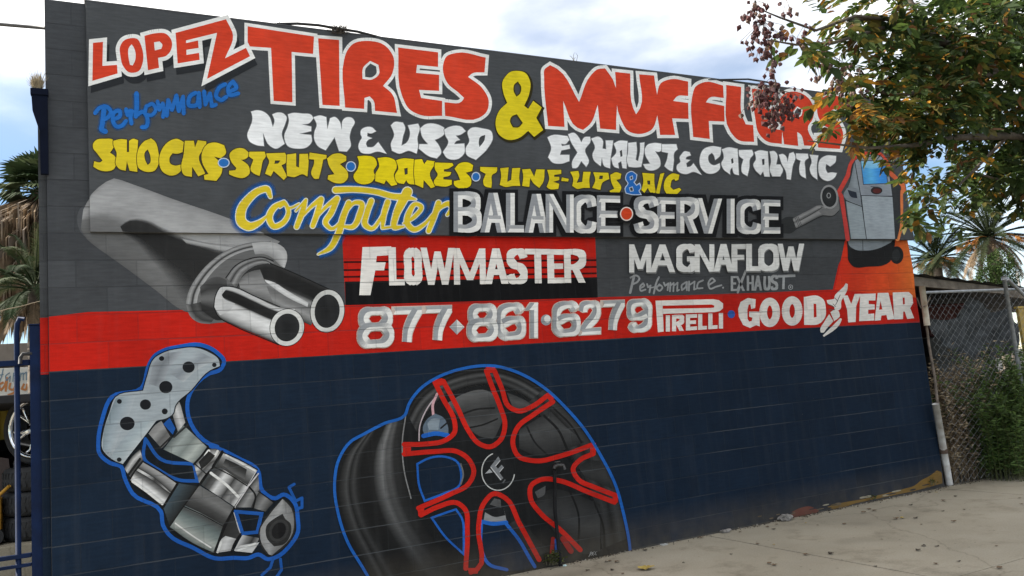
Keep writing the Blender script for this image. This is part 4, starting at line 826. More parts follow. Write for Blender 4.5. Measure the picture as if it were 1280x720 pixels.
p.strip(M_('190,672 280,560 375,436'), M_('120,640 190,540 280,440'), [C(178, 186, 190), C(160, 172, 178), C(152, 163, 170)], n=8)
for t, rx, ry in (('548,148', 33, 31), ('424,257', 36, 34), ('313,352', 30, 28), ('214,455', 40, 37), ('401,101', 14, 13), ('688,136', 12, 12), ('171,335', 13, 13), ('418,389', 16, 16), ('170,652', 13, 12)):
    c = M_(t)[0]; p.ell(c[0], c[1], rx/4.361, ry/4.361, C(30, 32, 36))
p.done()
# ---- alloy wheel
WH = Crop(400, 440, 2.5725)
p = Paint('wheel_picture', 'wall', 30, 'black painted alloy wheel with red edged spokes in a blue outline')
ol = WH('176,760 135,690 90,615 58,520 46,430 60,345 98,288 140,264 205,230 272,203 285,168 322,118 380,80 460,53 560,45 640,68 720,115 790,180 850,250 900,330 950,430 975,520 993,610 1000,680')
p.poly(ol+WH('990,760 176,760'), C(30, 31, 32), True)
p.strip(WH('140,266 84,335 60,430 78,540 132,660 176,750'), WH('274,205 264,290 270,380 292,470 335,560 400,650 470,745'), [g(34), g(62), g(78), g(36), g(66), g(40), g(30), g(32), g(36), g(96), g(124), g(84), g(92), g(50), g(44), g(34)], pos=[0, .07, .11, .16, .22, .27, .33, .45, .52, .60, .66, .72, .78, .85, .93, 1], n=24, m=40, cols2=[g(v) for v in (32, 40, 60, 34, 52, 38, 30, 30, 32, 34, 42, 50, 40, 40, 36, 32)])
p.done()
p = Paint('wheel_shading', 'wall', 40)
p.strip(WH('280,200 310,150 380,95 460,65 560,55 640,78 720,125'), WH('318,270 345,210 400,150 470,120 550,110 620,130 690,170'), [ga(44, 1), ga(30, 1), ga(84, 1), ga(44, 1), ga(70, 1), ga(34, 1), ga(50, 0)], n=24, m=24)
p.strip(WH('720,120 790,190 850,260 900,340 950,440 985,600'), WH('660,170 720,240 780,320 830,400 870,500 890,640'), [ga(46, 1), ga(62, 1), ga(34, 1), ga(58, 1), ga(40, 1), ga(36, 0)], n=20, m=20)
p.done()
p = Paint('wheel_picture', 'wall', 46)
p.strip(WH('408,165 460,135 530,122 566,140'), WH('470,240 510,270 560,280 592,210'), [g(96), g(70), g(58), g(76), g(64)], n=12); p.ribbon(WH('455,200 500,185 560,180'), 2.4, g(34), sm=True); p.ribbon(WH('470,245 520,235 570,215'), 2.0, g(32), sm=True)
p.strip(WH('600,130 650,150 700,180'), WH('620,180 640,185 690,175'), [g(60), g(82), g(60)], n=8)
p.strip(WH('640,250 690,220 740,190 790,240'), WH('640,310 700,335 770,320 850,290'), [g(50), g(74), g(60), g(44)], n=12); p.ribbon(WH('665,240 690,290 730,330'), 2.2, g(34), sm=True); p.ribbon(WH('720,205 765,250 795,315'), 3.0, g(30), sm=True); p.ribbon(WH('750,180 810,240 840,290'), 2.4, g(32), sm=True)
p.strip(WH('690,480 740,440 800,450 900,490'), WH('740,560 800,630 860,650 900,640'), [g(40), g(56), g(64), g(44), g(50)], n=12); p.ribbon(WH('800,440 830,520 830,620'), 2.4, g(28), sm=True); p.ribbon(WH('880,480 910,560 915,640'), 2.4, g(30), sm=True); p.poly(WH('690,450 725,430 720,460 700,470'), g(84), True)
p.strip(WH('830,370 860,350 900,350'), WH('850,400 890,420 940,440'), [g(40), g(56), g(40)], n=8)
p.strip(WH('600,560 640,600 690,660'), WH('640,530 690,590 740,640'), [g(36), g(50), g(38)], n=8)
# pale rim lines and the brake parts seen through the spokes
p.ribbon(WH('275,206 264,290 270,380 292,470'), 1.6, g(128), sm=True); p.ribbon(WH('318,285 320,240 345,180 375,140'), 1.6, C(190, 176, 180), sm=True); p.ribbon(WH('376,135 362,170 364,205'), 3.2, C(200, 158, 164), sm=True)
p.poly(WH('330,250 345,215 370,198 395,210 412,245 412,262 335,265'), C(96, 110, 124), True); p.poly(WH('346,230 360,215 385,215 380,250 350,250'), C(128, 140, 150), True); p.ribbon(WH('388,245 408,228'), 2, g(28))
p.poly(WH('545,490 560,470 580,475 582,500 570,498'), g(84), True); p.poly(WH('530,515 560,530 595,525 590,500 600,545 525,545'), g(134), True)
for t in ('316,362 350,345 400,340 440,358 449,385 446,425 395,452 338,474 322,430', '364,535 405,520 435,510 452,535 458,600 458,642 405,592'): p.edge(WH(t), 5.4, C(34, 96, 182)); p.poly(WH(t), NAVY, True)
p.poly(WH('518,545 560,552 596,548 640,605 690,690 640,702 570,700 528,665'), NAVY, True)
p.ribbon(WH('596,550 640,605 672,660 690,690'), 4.2, C(34, 96, 182), sm=True); p.ribbon(WH('518,548 520,640 540,680 600,700'), 4.2, C(34, 96, 182), sm=True); p.ribbon(WH('518,545 555,552 598,548'), 5.0, C(34, 96, 182), sm=True); p.ribbon(WH('332,270 372,262 410,268'), 5.5, C(34, 96, 182), sm=True)
p.ribbon(WH('452,360 460,395 452,425'), 2.0, g(110), sm=True)
WR = C(196, 36, 26)
for t in ('368,96 396,152 432,224 432,258 406,282 335,296 270,297', '270,328 370,320 440,320 478,346 494,385 476,425 420,456 316,502', '324,524 380,497 440,485 466,506 473,570 468,696', '484,708 505,698 509,560 524,490 560,455 596,470 640,550 704,668',
          '396,94 442,180 475,250 510,294 545,305 580,282 594,232 578,175 554,115 534,60', '560,60 584,118 607,176 640,190 680,176 732,139', '748,160 682,204 636,240 619,290 636,334 690,350 780,332 878,297', '878,327 834,348 813,375 830,410 880,434 950,461', '946,483 858,449 770,414 710,410 678,430 676,470 710,520 770,570 836,636'):
    p.ribbon(WH(t), 6.0, WR, sm=True, corner=80)
for t in ('366,90 392,84 398,106 376,110', '532,48 562,48 564,66 536,68', '738,132 752,150 738,158 728,146', '266,293 292,293 292,330 266,330', '312,498 334,492 334,520 316,528', '866,296 886,292 886,324 868,324', '940,458 957,461 957,484 940,479', '472,694 510,694 506,712 480,714'): p.poly(WH(t), WR, True)
p.ribbon(WH('748,600 744,645'), 5, C(150, 34, 30)); p.ribbon(WH('758,605 760,650'), 4, C(34, 84, 160)); p.ribbon(WH('780,600 806,640'), 7, C(150, 34, 30))
# hub and emblem
h = WH('572,384')[0]; p.ell(h[0], h[1], 20, 23, C(32, 33, 34), rot=-0.2)
p.ribbon([(h[0]+20.5*math.cos(t)*1-0*math.sin(t), h[1]+23.5*math.sin(t)) for t in np.linspace(R(250), R(10), 40)], 1.3, C(196, 196, 192))
Z2 = Crop(590, 570, 12)
p.poly(Z2('390,5 425,70 395,90 350,150 385,190 440,130 470,165 405,245 465,330 430,362 385,300 270,160'), C(126, 128, 131)); p.poly(Z2('190,265 260,195 305,245'), C(170, 171, 172)); p.ribbon(Z2('280,172 425,355'), 1.1, C(206, 206, 206)); p.ribbon(Z2('415,70 350,148'), 0.9, C(196, 196, 196)); p.ribbon(Z2('465,170 410,240'), 0.9, C(190, 190, 190)); p.poly(Z2('445,400 490,345 500,360 465,410'), C(96, 98, 100))
p.ribbon(ol, 3.7, C(33, 96, 178), sm=True)
p.done()
# ------------------------------------------------------------------ things round the wall
M_BLUE = mat('gate_blue', C(7, 27, 60), 0.6, var=0.3, scale=9, bump=0.1, spec=0.15)
M_STEEL = mat('galvanised', (0.33, 0.34, 0.35), 0.6, metal=0.4, var=0.3, scale=20)
M_BLACK = mat('black_cable', (0.02, 0.02, 0.021), 0.6)
M_RUB = mat('rubber', (0.022, 0.022, 0.023), 0.75, var=0.4, scale=15, bump=0.3, bscale=60)
M_WOOD = mat('weathered_wood', (0.17, 0.14, 0.11), 0.9, var=0.45, scale=8, bump=0.5, bscale=30)
M_CREAM = mat('cream_pipe_paint', (0.50, 0.47, 0.38), 0.6, col2=(0.24, 0.16, 0.10), scale=7)
M_WPIPE = mat('white_pipe_paint', (0.62, 0.62, 0.60), 0.5, col2=(0.34, 0.30, 0.26), scale=9)

# ---- steel post fixed to the left end of the wall, painted through with the bands
b = MB(); P0, P1 = WX0-0.055, WX0-0.004
cols = []
zs = [-0.02, 2.0, 2.0005, 2.41, 2.4105, 4.05]; cc = [NAVY, NAVY, RED, RED, GREY, GREY]
for z, c in zip(zs, cc):
    for (x, y) in ((P0, 0.03), (P1, 0.03), (P1, 0.14), (P0, 0.14)): b.v.append((x, y, z)); cols.append((*[q*0.8 for q in c], 1))
for k in range(len(zs)-1):
    for q in range(4): b.f.append((k*4+q, k*4+(q+1) % 4, k*4+4+(q+1) % 4, k*4+4+q)); b.m.append(0)
b.f.append(tuple(range(len(zs)*4-4, len(zs)*4))); b.m.append(0)
o = b.build('end_post', P_WALL, bld); set_paint(o.data, cols)

# ---- blue bracket high on the left end
M_BRK = mat('bracket_blue', C(12, 18, 34), 0.8, var=0.3, scale=9, spec=0.1)
br = empty('wall_bracket', (WX0-0.05, 0.1, 3.9)); tag(br, 'blue steel corbel bracket bolted high on the left end of the wall', 'bracket')
a = at(40, 119, 0.1); c = at(64, 126, 0.1); e = at(62, 176, 0.1)
b = MB(); b.box((a.x, -0.06, a.z-0.05), (WX0+0.02, -0.004, a.z)); b.build('top_plate', M_BRK, br, bevel=0.004)
b = MB(); pf = [(a.x+0.006, a.z-0.052), (WX0+0.015, a.z-0.052), (WX0+0.015, e.z-0.30), (WX0-0.035, e.z-0.30), (WX0-0.038, e.z+0.02), (a.x+0.012, a.z-0.17)]
for y in (-0.05, -0.012):
    b.quad(*[(x, y, z) for x, z in (pf if y < -0.03 else pf[::-1])])
for i in range(len(pf)):
    (x0, z0), (x1, z1) = pf[i], pf[(i+1) % len(pf)]; b.quad((x0, -0.05, z0), (x0, -0.012, z0), (x1, -0.012, z1), (x1, -0.05, z1))
b.build('gusset', M_BRK, br)
M_DRY = mat('dry_grass', (0.30, 0.25, 0.17), 0.95, var=0.4, scale=30, trans=0.2)
b = MB()
for k in range(260):
    x = rnd.uniform(a.x+0.02, WX0-0.03); y = rnd.uniform(-0.055, -0.01); h_ = rnd.uniform(0.05, 0.15)*(0.5+1.2*min(1, (x-a.x)/0.12)); dx, dy = rnd.gauss(0, 0.03), rnd.gauss(0, 0.03); w_ = 0.0035
    b.quad((x-w_, y, a.z), (x+w_, y, a.z), (x+dx+w_*0.3, y+dy, a.z+h_)); 
tag(b.build('nest', M_DRY), 'dry grass bird nest on top of the blue bracket', 'nest')

# ---- service wires and cables
def wire(name, pts, r, m, label, cat='cable', sag=0.0, group=None):
    P3 = [Vector(p) for p in pts]; b = MB(); fine = []
    for i in range(len(P3)-1):
        for k in range(8):
            t = k/8; q = P3[i].lerp(P3[i+1], t); q.z -= sag*4*t*(1-t); fine.append(q)
    fine.append(P3[-1]); b.tube(fine, r, 6); return tag(b.build(name, m, smooth=True), label, cat, group)
w0, w1 = at(56, 35, 0.06), at(-260, 4, 0.3)
wire('service_wire', [w0+(w1-w0)*14, w1, w0], 0.013, mat('grey_wire', (0.10, 0.095, 0.09), 0.5), 'grey service wire running to the top left corner of the wall', sag=0.01)
ytop = -0.03
wire('roof_cable', [at(346, 30, 0.05), at(372, 29.5, ytop), at(398, 31.5, ytop), at(424, 36, ytop-.02), at(447, 39.5, ytop), at(468, 45, ytop), at(490, 51, 0.05)], 0.012, M_BLACK, 'loose black cable humped over the wall top above the first red word')
wire('roof_cable', [at(868, 97, 0.1), at(885, 100, ytop), at(908, 99.5, ytop), at(935, 99, ytop-.03), at(955, 102, ytop), at(975, 106, 0.05)], 0.011, M_BLACK, 'black cable lying on the wall top near the overhanging tree')
b = MB()
for k in range(420):
    c0 = at(424+rnd.gauss(0, 5.5), 37.5+rnd.gauss(0, 2.4), rnd.uniform(-0.09, 0.0)); d = Vector((rnd.gauss(0, 1), rnd.gauss(0, 1), rnd.gauss(0.3, 1))).normalized()*rnd.uniform(0.02, 0.06); s_ = d.cross(Vector((0, 0, 1))).normalized()*0.004
    b.quad(c0-s_, c0+s_, c0+d)
tag(b.build('bird_nest', mat('nest_twigs', (0.10, 0.095, 0.085), 0.95, var=0.5, scale=40)), 'scruffy grey twig nest caught on the humped cable', 'nest')
M_TWIG = mat('weed_stem', (0.12, 0.11, 0.07), 0.9)
def weed(px_, py_, n, h_, spread, m, label, name='weed', Y=0.02, leafy=0):
    c0 = at(px_, py_, Y); b = MB()
    for k in range(n):
        d = Vector((rnd.gauss(0, spread), rnd.gauss(0, spread*.6), 1)).normalized(); L = h_*rnd.uniform(0.5, 1); q = c0+Vector((rnd.gauss(0, 0.03), rnd.gauss(0, 0.015), 0))
        b.tube([q, q+d*L*0.6, q+d*L+Vector((rnd.gauss(0, .02), 0, -0.01))], [0.003, 0.0025, 0.0012], 4)
        for z in range(leafy):
            t = rnd.uniform(0.2, 1); e = q+d*L*t; v = Vector((rnd.gauss(0, 1), rnd.gauss(0, 1), rnd.uniform(-.2, .8))).normalized()*rnd.uniform(0.02, 0.045); s_ = v.cross(Vector((rnd.random(), rnd.random(), 1))).normalized()*0.01
            b.quad(e, e+v*0.5+s_, e+v, e+v*0.5-s_, mi=1)
    return tag(b.build(name, m if isinstance(m, list) else [m]), label, 'plant')
weed(350, 31, 3, 0.06, 0.35, M_TWIG, 'tiny dry weed on the wall top left of the humped cable')
weed(716, 76, 4, 0.11, 0.5, M_TWIG, 'bare dry weed on the wall top over the letter M')

# ---- standpipe with a tap in front of the wheel picture
sp = empty('standpipe', at(700, 700, -0.06)); sp.location.z = 0; tag(sp, 'thin black standpipe with a tap in front of the painted wheel', 'water pipe')
t0 = at(693, 586, -0.06); x0 = sp.location.x
b = MB(); b.tube([(x0, -0.06, -0.02), (x0-0.005, -0.06, 0.5), (t0.x, -0.06, t0.z-0.03), (t0.x, -0.06, t0.z)], 0.017, 10); b.build('pipe', mat('pipe_black', (0.012, 0.012, 0.013), 0.7, var=0.4, scale=20, spec=0.15), sp, smooth=True)
b = MB(); b.tube([(t0.x, -0.06, t0.z), (t0.x+0.005, -0.06, t0.z+0.02), (t0.x+0.03, -0.075, t0.z+0.03), (t0.x+0.075, -0.10, t0.z+0.025), (t0.x+0.085, -0.105, t0.z-0.015)], [0.017, 0.017, 0.016, 0.014, 0.016], 10)
b.tube([(t0.x+0.03, -0.075, t0.z+0.03), (t0.x+0.03, -0.075, t0.z+0.055)], 0.008, 8); b.box((t0.x+0.005, -0.085, t0.z+0.055), (t0.x+0.058, -0.065, t0.z+0.064)); b.build('tap', mat('tap_metal', (0.06, 0.06, 0.06), 0.45, metal=0.4), sp, smooth=True)
M_LEAF = mat('weed_leaf', (0.10, 0.12, 0.03), 0.7, var=0.5, scale=30, trans=0.3)
c_ = at(694, 703, -0.05); weed(692, 706, 26, 0.15, 0.45, [M_TWIG, M_LEAF], 'green weed tuft at the foot of the standpipe', Y=-0.07, leafy=7)
weed(742, 694, 8, 0.07, 0.7, [mat('dead_stem', (0.34, 0.33, 0.31), 0.9)], 'grey dead weed at the wall foot right of the standpipe', Y=-0.03)
weed(1166, 606, 7, 0.10, 0.5, [M_TWIG, M_LEAF], 'small dry weed at the right corner of the wall foot', Y=-0.03, leafy=2)
weed(1092, 624, 6, 0.05, 0.5, [M_TWIG, M_LEAF], 'tiny weed on the yellow strip at the wall foot', Y=-0.03, leafy=2)
def lump(name, px_, py_, r, m, label, cat, Y=-0.03, z=None, seed=1, flat=0.7, group=None):
    c0 = at(px_, py_, Y); bm = bmesh.new(); bmesh.ops.create_icosphere(bm, subdivisions=3, radius=r)
    for v in bm.verts:
        d = noise.noise(v.co/r*1.3+Vector((seed*7.1, 0, 0)))*0.5+noise.noise(v.co/r*3.1+Vector((seed*3.3, 5, 0)))*0.25; v.co *= 1+d; v.co.z *= flat; v.co.x *= 1.25
    me = bpy.data.meshes.new(name); bm.to_mesh(me); bm.free(); me.materials.append(m); o = bpy.data.objects.new(name, me); COL.objects.link(o); o.location = (c0.x, c0.y, r*flat*0.45 if z is None else z); return tag(o, label, cat, group)
M_RUBBLE = mat('rubble', (0.24, 0.22, 0.20), 0.9, var=0.6, scale=25, bump=0.6, bscale=60)
lump('concrete_chunk', 981, 645, 0.065, M_RUBBLE, 'pale broken concrete chunk against the wall left of the brick red patch', 'rubble', -0.06, seed=2)
lump('concrete_chunk', 906, 662, 0.045, M_RUBBLE, 'small pale chip at the wall foot where the pavement joint starts', 'rubble', -0.05, seed=4, flat=0.5)
lump('paper_scrap', 706, 703, 0.013, mat('paper', (0.6, 0.75, 0.74), 0.8), 'white crumpled scrap beside the green weed', 'litter', -0.09, seed=9)
lump('paper_scrap', 830, 680, 0.030, mat('paper_grey', (0.42, 0.42, 0.40), 0.8), 'flat pale scrap lying along the wall foot between weed and rubble', 'litter', -0.05, seed=12, flat=0.25)

# ---- fallen leaves on the pavement
LC = [mat('leaf_brown', (0.14, 0.085, 0.045), 0.85, var=0.4, scale=60), mat('leaf_yellow', (0.42, 0.30, 0.07), 0.8, var=0.3, scale=60), mat('leaf_dark', (0.06, 0.045, 0.03), 0.9, var=0.4, scale=60)]
def leaf_mesh(seed, m):
    r_ = random.Random(seed); b = MB(); L = 0.05; n = 5; prev = None
    for k in range(n+1):
        t = k/n; wd_ = 0.016*math.sin(math.pi*(0.06+0.9*t))*2; z = 0.003+0.006*abs(math.sin(2.6*t+r_.random()))+r_.uniform(0, .004); row = [(t*L-L/2, -wd_, z+0.006), (t*L-L/2, 0, z), (t*L-L/2, wd_, z+0.009*r_.random())]
        if prev:
            for q in (0, 1): b.quad(prev[q], row[q], row[q+1], prev[q+1])
        prev = row
    return b
protos = []
for k in range(5):
    o = leaf_mesh(k, None).build('fallen_leaf', LC[[0, 2, 0, 1, 2][k]]); protos.append(o)
for k in range(60):
    k0 = k % 5
    while True:
        u = rnd.random(); x = rnd.uniform(3.3, 11.0); y = -0.06-rnd.random()**1.3*3.2
        q = px((x, y, 0))
        if 600 < q[0] < 1300 and 580 < q[1] < 740: break
    if k0 == 3 and k != 3 and rnd.random() < 0.6: k0 = 0
    o = protos[k0]
    if k >= 5: o = o.copy(); COL.objects.link(o)
    o.location = (x, y, 0.001); o.rotation_euler = (0, 0, rnd.uniform(0, 6.28)); s_ = rnd.uniform(0.35, 1.0); o.scale = (s_, s_, s_)
    yel_ = o.data.materials[0] is LC[1]
    tag(o, 'dry yellow leaf fallen on the pavement' if yel_ else 'small dry brown leaf fallen on the pavement', 'leaf', 'yellow leaves on the pavement' if yel_ else 'brown leaves on the pavement')
o = protos[3].copy(); COL.objects.link(o); q = CAM+ray(808, 712)*((0-CAM.z)/ray(808, 712).z); o.location = (q.x, q.y, 0.002); o.scale = (2.3, 2.3, 1.6); o.rotation_euler = (0, 0, 0.9); tag(o, 'large curled yellow leaf on the pavement below the painted wheel', 'leaf')

# grit and crumbs of mortar swept against the wall
b = MB()
for k in range(1500):
    x = rnd.uniform(3.0, 11.5) if rnd.random() < .45 else rnd.gauss(rnd.choice((4.1, 6.1, 6.9, 8.0, 8.9)), 0.3); y = -0.012-abs(rnd.gauss(0, 0.045))*(1+1.2*noise.noise(Vector((x*1.7, 0, 0)))); r_ = rnd.uniform(0.003, 0.011)*(1.6 if rnd.random() < .06 else 1)
    if not 2.9 < x < 11.6: continue
    c0 = Vector((x, y, r_*0.5)); u = [c0+Vector((rnd.uniform(-1, 1), rnd.uniform(-1, 1), rnd.uniform(-.6, .8))).normalized()*r_ for z in range(4)]; mi = rnd.choices(range(3), (4, 4, 1.2))[0]
    for f in ((0, 1, 2), (0, 2, 3), (0, 3, 1), (1, 3, 2)): b.quad(*[u[z] for z in f], mi=mi)
tag(b.build('grit', [mat('grit_brown', (0.14, 0.11, 0.075), 0.95, var=0.4), mat('grit_dark', (0.06, 0.05, 0.04), 0.95), mat('grit_pale', (0.40, 0.37, 0.32), 0.95)]), 'loose grit and mortar crumbs swept along the foot of the wall', 'grit', kind='stuff')

# ---- chain link fence at the right, its poles, the shed behind and what grows there
FX0, FX1, FY0, FY1, FH = 9.12, 12.6, -0.05, -0.46, 2.34
def fy(x): return FY0+(FY1-FY0)*(x-FX0)/(FX1-FX0)
fe = empty('chain_link_fence', (10.8, -0.25, 0)); tag(fe, 'grey chain link fence with leaning pipes between the wall and the green bush', 'fence')
b = MB(); cw, ch_ = 0.052, 0.048; nx_ = int((FX1-FX0)/cw); nz_ = int(FH/ch_)
for i in range(nx_):
    pts = []
    for k in range(nz_+1):
        x = FX0+i*cw+(cw*1.04 if (k+i) % 2 else -cw*0.04); z = 0.04+k*ch_
        bow = 0.05*math.sin(x*2.3+1)*math.sin(z*1.9); pts.append((x+0.02*math.sin(z*2.2), fy(x)+bow+(0.0022 if (k+i) % 2 else -0.0022), z))
    b.tube(pts, 0.0019, 3, cap=False)
b.build('wire_mesh', M_STEEL, fe)
zt = at(1160, 362, -0.1).z; 
b = MB(); b.tube([(FX0-0.03, FY0, zt-0.03), (10.8, fy(10.8)+.01, zt-0.05), (FX1, FY1, zt-0.02)], 0.017, 8); b.build('top_rail', M_STEEL, fe, smooth=True)
b = MB(); p0, p1 = at(1152.5, 358, -0.10), at(1159, 407, -0.10); b.tube([p0, p1], 0.036, 12); b.build('post', M_CREAM, fe, smooth=True)
b = MB(); pts = [at(1157, 398, -0.08), at(1161, 430, -0.08), at(1168, 470, -0.09), at(1173, 512, -0.09)]; b.tube(pts, 0.016, 8); b.tube([at(1146, 372, -0.09), at(1151, 385, -0.12), at(1158, 381, -0.13), at(1163, 372, -0.1)], 0.008, 6); b.build('pipe', mat('rusty_pipe', (0.20, 0.16, 0.13), 0.7, metal=0.3, var=0.5, scale=12), fe, smooth=True)
p0 = at(1169.5, 505, -0.11); q = CAM+ray(1187, 606)*((0-CAM.z)/ray(1187, 606).z)
b = MB(); b.tube([p0, Vector((q.x, q.y, 0))], [0.041, 0.041], 12); b.build('post', M_WPIPE, fe, smooth=True)
b = MB(); m_ = p0.lerp(Vector((q.x, q.y, 0)), 0.58); b.tube([m_-Vector((0, 0, .03)), m_+Vector((0, 0, .03))], 0.047, 12); b.build('clamp', mat('clamp_rust', (0.12, 0.08, 0.06), 0.7, metal=0.4), fe)
p0 = at(1255, 347, -0.30); b = MB(); b.tube([(p0.x, p0.y, 0), p0], 0.024, 10); b.tube([(p0.x, p0.y, p0.z-0.03), (p0.x, p0.y, p0.z+0.02)], 0.036, 10); b.tube([(p0.x+.1, p0.y+.02, p0.z-0.02), (p0.x+0.5, p0.y-0.02, p0.z-0.36)], 0.022, 8); b.build('post', M_STEEL, fe, smooth=True)

sh = empty('lean_to_shed', (11.5, 2.0, 0)); tag(sh, 'low lean-to shed with a dark timber roof edge behind the fence', 'shed')
e0, e1 = at(1144, 344, 0.25), at(1290, 362, 0.25)
b = MB(); dz = (e1.z-e0.z)/(e1.x-e0.x)
def rz(x): return e0.z+(x-e0.x)*dz
xa, xb = 9.02, 15.5
nn = 40
for k in range(nn):
    x0_, x1_ = xa+(xb-xa)*k/nn, xa+(xb-xa)*(k+1)/nn; hz = 0.02*(k % 2)
    b.quad((x0_, 0.20, rz(x0_)+hz), (x1_, 0.20, rz(x1_)+0.02-hz), (x1_, 3.4, rz(x1_)+0.33-hz), (x0_, 3.4, rz(x0_)+0.30+hz)); b.quad((x0_, 0.2, rz(x0_)-0.015+hz), (x0_, 3.4, rz(x0_)+0.285+hz), (x1_, 3.4, rz(x1_)+0.30-hz), (x1_, 0.2, rz(x1_)+0.005-hz))
b.build('roof', mat('roof_sheet', (0.10, 0.095, 0.09), 0.8, var=0.5, scale=4), sh)
b = MB(); 
for k in range(2):
    i0 = len(b.v); y0_, y1_ = 0.24, 0.30
for (x0_, x1_) in ((xa, 11.2), (11.2, xb)):
    b.v += [(x0_, .24, rz(x0_)-.15), (x1_, .24, rz(x1_)-.11), (x1_, .30, rz(x1_)-.11), (x0_, .30, rz(x0_)-.15), (x0_, .24, rz(x0_)-.02), (x1_, .24, rz(x1_)-.02), (x1_, .30, rz(x1_)-.02), (x0_, .30, rz(x0_)-.02)]; i0 = len(b.v)-8
    for qd in ((0,3,2,1),(4,5,6,7),(0,1,5,4),(1,2,6,5),(2,3,7,6),(3,0,4,7)): b.f.append(tuple(i0+z for z in qd)); b.m.append(0)
b.build('fascia', M_WOOD, sh)
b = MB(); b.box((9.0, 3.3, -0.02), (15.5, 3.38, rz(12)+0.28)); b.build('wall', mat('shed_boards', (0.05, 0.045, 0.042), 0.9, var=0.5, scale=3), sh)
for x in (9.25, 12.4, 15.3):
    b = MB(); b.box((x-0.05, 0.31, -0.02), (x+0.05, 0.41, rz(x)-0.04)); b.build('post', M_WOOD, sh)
# grey tarpaulin hanging under the shed roof
cr4 = [at(1164, 396, 0.55), at(1214, 371, 0.50), at(1262, 380, 0.45), at(1276, 402, 0.45)]; lo4 = [at(1168, 424, 0.62), at(1200, 442, 0.66), at(1238, 450, 0.6), at(1268, 440, 0.6)]
b = MB(); n1, n2 = 30, 16; g0 = len(b.v)
for i in range(n1+1):
    t = i/n1*3; k = min(2, int(t)); f_ = t-k; a = cr4[k].lerp(cr4[k+1], f_); a.z -= 0.16*math.sin(math.pi*f_); e = lo4[k].lerp(lo4[k+1], f_)
    for j in range(n2+1):
        s_ = j/n2; q = a.lerp(e, s_); q.y += 0.05*math.sin(i*0.9+j*0.25)+0.03*math.sin(i*2.1); b.v.append(tuple(q))
for i in range(n1):
    for j in range(n2): b.f.append((g0+i*(n2+1)+j, g0+(i+1)*(n2+1)+j, g0+(i+1)*(n2+1)+j+1, g0+i*(n2+1)+j+1)); b.m.append(0)
o = b.build('tarpaulin', mat('tarp_grey', (0.085, 0.09, 0.095), 0.9, var=0.5, scale=9), smooth=True); tag(o, 'grey tarpaulin hanging in folds under the shed roof behind the fence', 'tarp')
c0 = at(1178, 392, 1.6); b = MB(); b.box((c0.x-0.5, 1.5, c0.z-0.35), (c0.x+0.55, 1.9, c0.z+0.10)); b.box((c0.x-0.56, 1.45, c0.z+0.102), (c0.x+0.61, 1.95, c0.z+0.14))
c1 = b.build('crate', mat('maroon_crate', (0.12, 0.03, 0.03), 0.7, var=0.4), bevel=0.02); tag(c1, 'maroon lidded box stacked high under the shed roof', 'box')
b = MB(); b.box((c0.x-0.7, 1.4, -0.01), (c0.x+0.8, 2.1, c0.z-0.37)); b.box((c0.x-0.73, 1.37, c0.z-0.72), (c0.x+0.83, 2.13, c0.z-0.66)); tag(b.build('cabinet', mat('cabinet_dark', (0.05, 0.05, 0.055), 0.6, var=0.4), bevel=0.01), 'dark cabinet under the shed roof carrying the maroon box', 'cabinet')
a = at(1271, 386, 0.12); e = at(1275, 428, 0.12); b = MB(); b.box((a.x, 0.10, e.z-0.5), (a.x+0.3, 0.14, a.z)); b.box((a.x-0.02, 0.09, a.z+0.001), (a.x+0.32, 0.15, a.z+0.03)); tag(b.build('mustard_board', mat('mustard_board', (0.40, 0.27, 0.06), 0.7, var=0.3, scale=10), bevel=0.004), 'mustard yellow board standing behind the fence above the green bush', 'board')

# dry brush and the green bush
def stalks(name, label, cat, xr, yr, n, hmin, hmax, m, lean=0.35, leaf=None, nleaf=0, ls=0.05, parent_parts=True):
    root = empty(name, ((xr[0]+xr[1])/2, (yr[0]+yr[1])/2, 0)); tag(root, label, cat); b = MB(); lf = MB()
    for k in range(n):
        x, y = rnd.uniform(*xr), rnd.uniform(*yr); h_ = rnd.uniform(hmin, hmax)*(0.6+0.4*math.sin(math.pi*min(1, max(0, (x-xr[0])/(xr[1]-xr[0]+1e-6)))))
        dx, dy = rnd.gauss(0, lean), rnd.gauss(0, lean*0.5); p = []
        for q in range(5):
            t = q/4; p.append((x+dx*t*t*h_, y+dy*t*t*h_, h_*t*(1-0.12*t)))
        b.tube(p, [0.004, 0.0035, 0.003, 0.0022, 0.001], 4, cap=False)
        for z in range(nleaf):
            t = rnd.uniform(0.15, 1); e = Vector((x+dx*t*t*h_, y+dy*t*t*h_, h_*t*(1-0.12*t))); v = Vector((rnd.gauss(0, 1), rnd.gauss(0, 1), rnd.uniform(-.5, .7))).normalized()*ls*rnd.uniform(0.6, 1.4); s_ = v.cross(Vector((rnd.gauss(0, 1), rnd.gauss(0, 1), 1))).normalized()*ls*0.16
            lf.quad(e, e+v*0.45+s_, e+v, e+v*0.45-s_, mi=rnd.randrange(len(leaf)) if leaf else 0)
    b.build('stems', m, root)
    if nleaf: lf.build('foliage', leaf, root)
    return root
DB = [mat('dead_leaf_tan', (0.46, 0.36, 0.23), 0.95, var=0.4, trans=0.2), mat('dead_leaf_dark', (0.22, 0.16, 0.10), 0.95, var=0.4, trans=0.2)]
stalks('dry_bush', 'brown dried out bush tangled behind the chain link fence', 'bush', (9.2, 10.6), (0.0, 0.6), 520, 0.8, 1.95, mat('dry_stem', (0.17, 0.125, 0.08), 0.95, var=0.4), 0.25, DB, 34, 0.06)
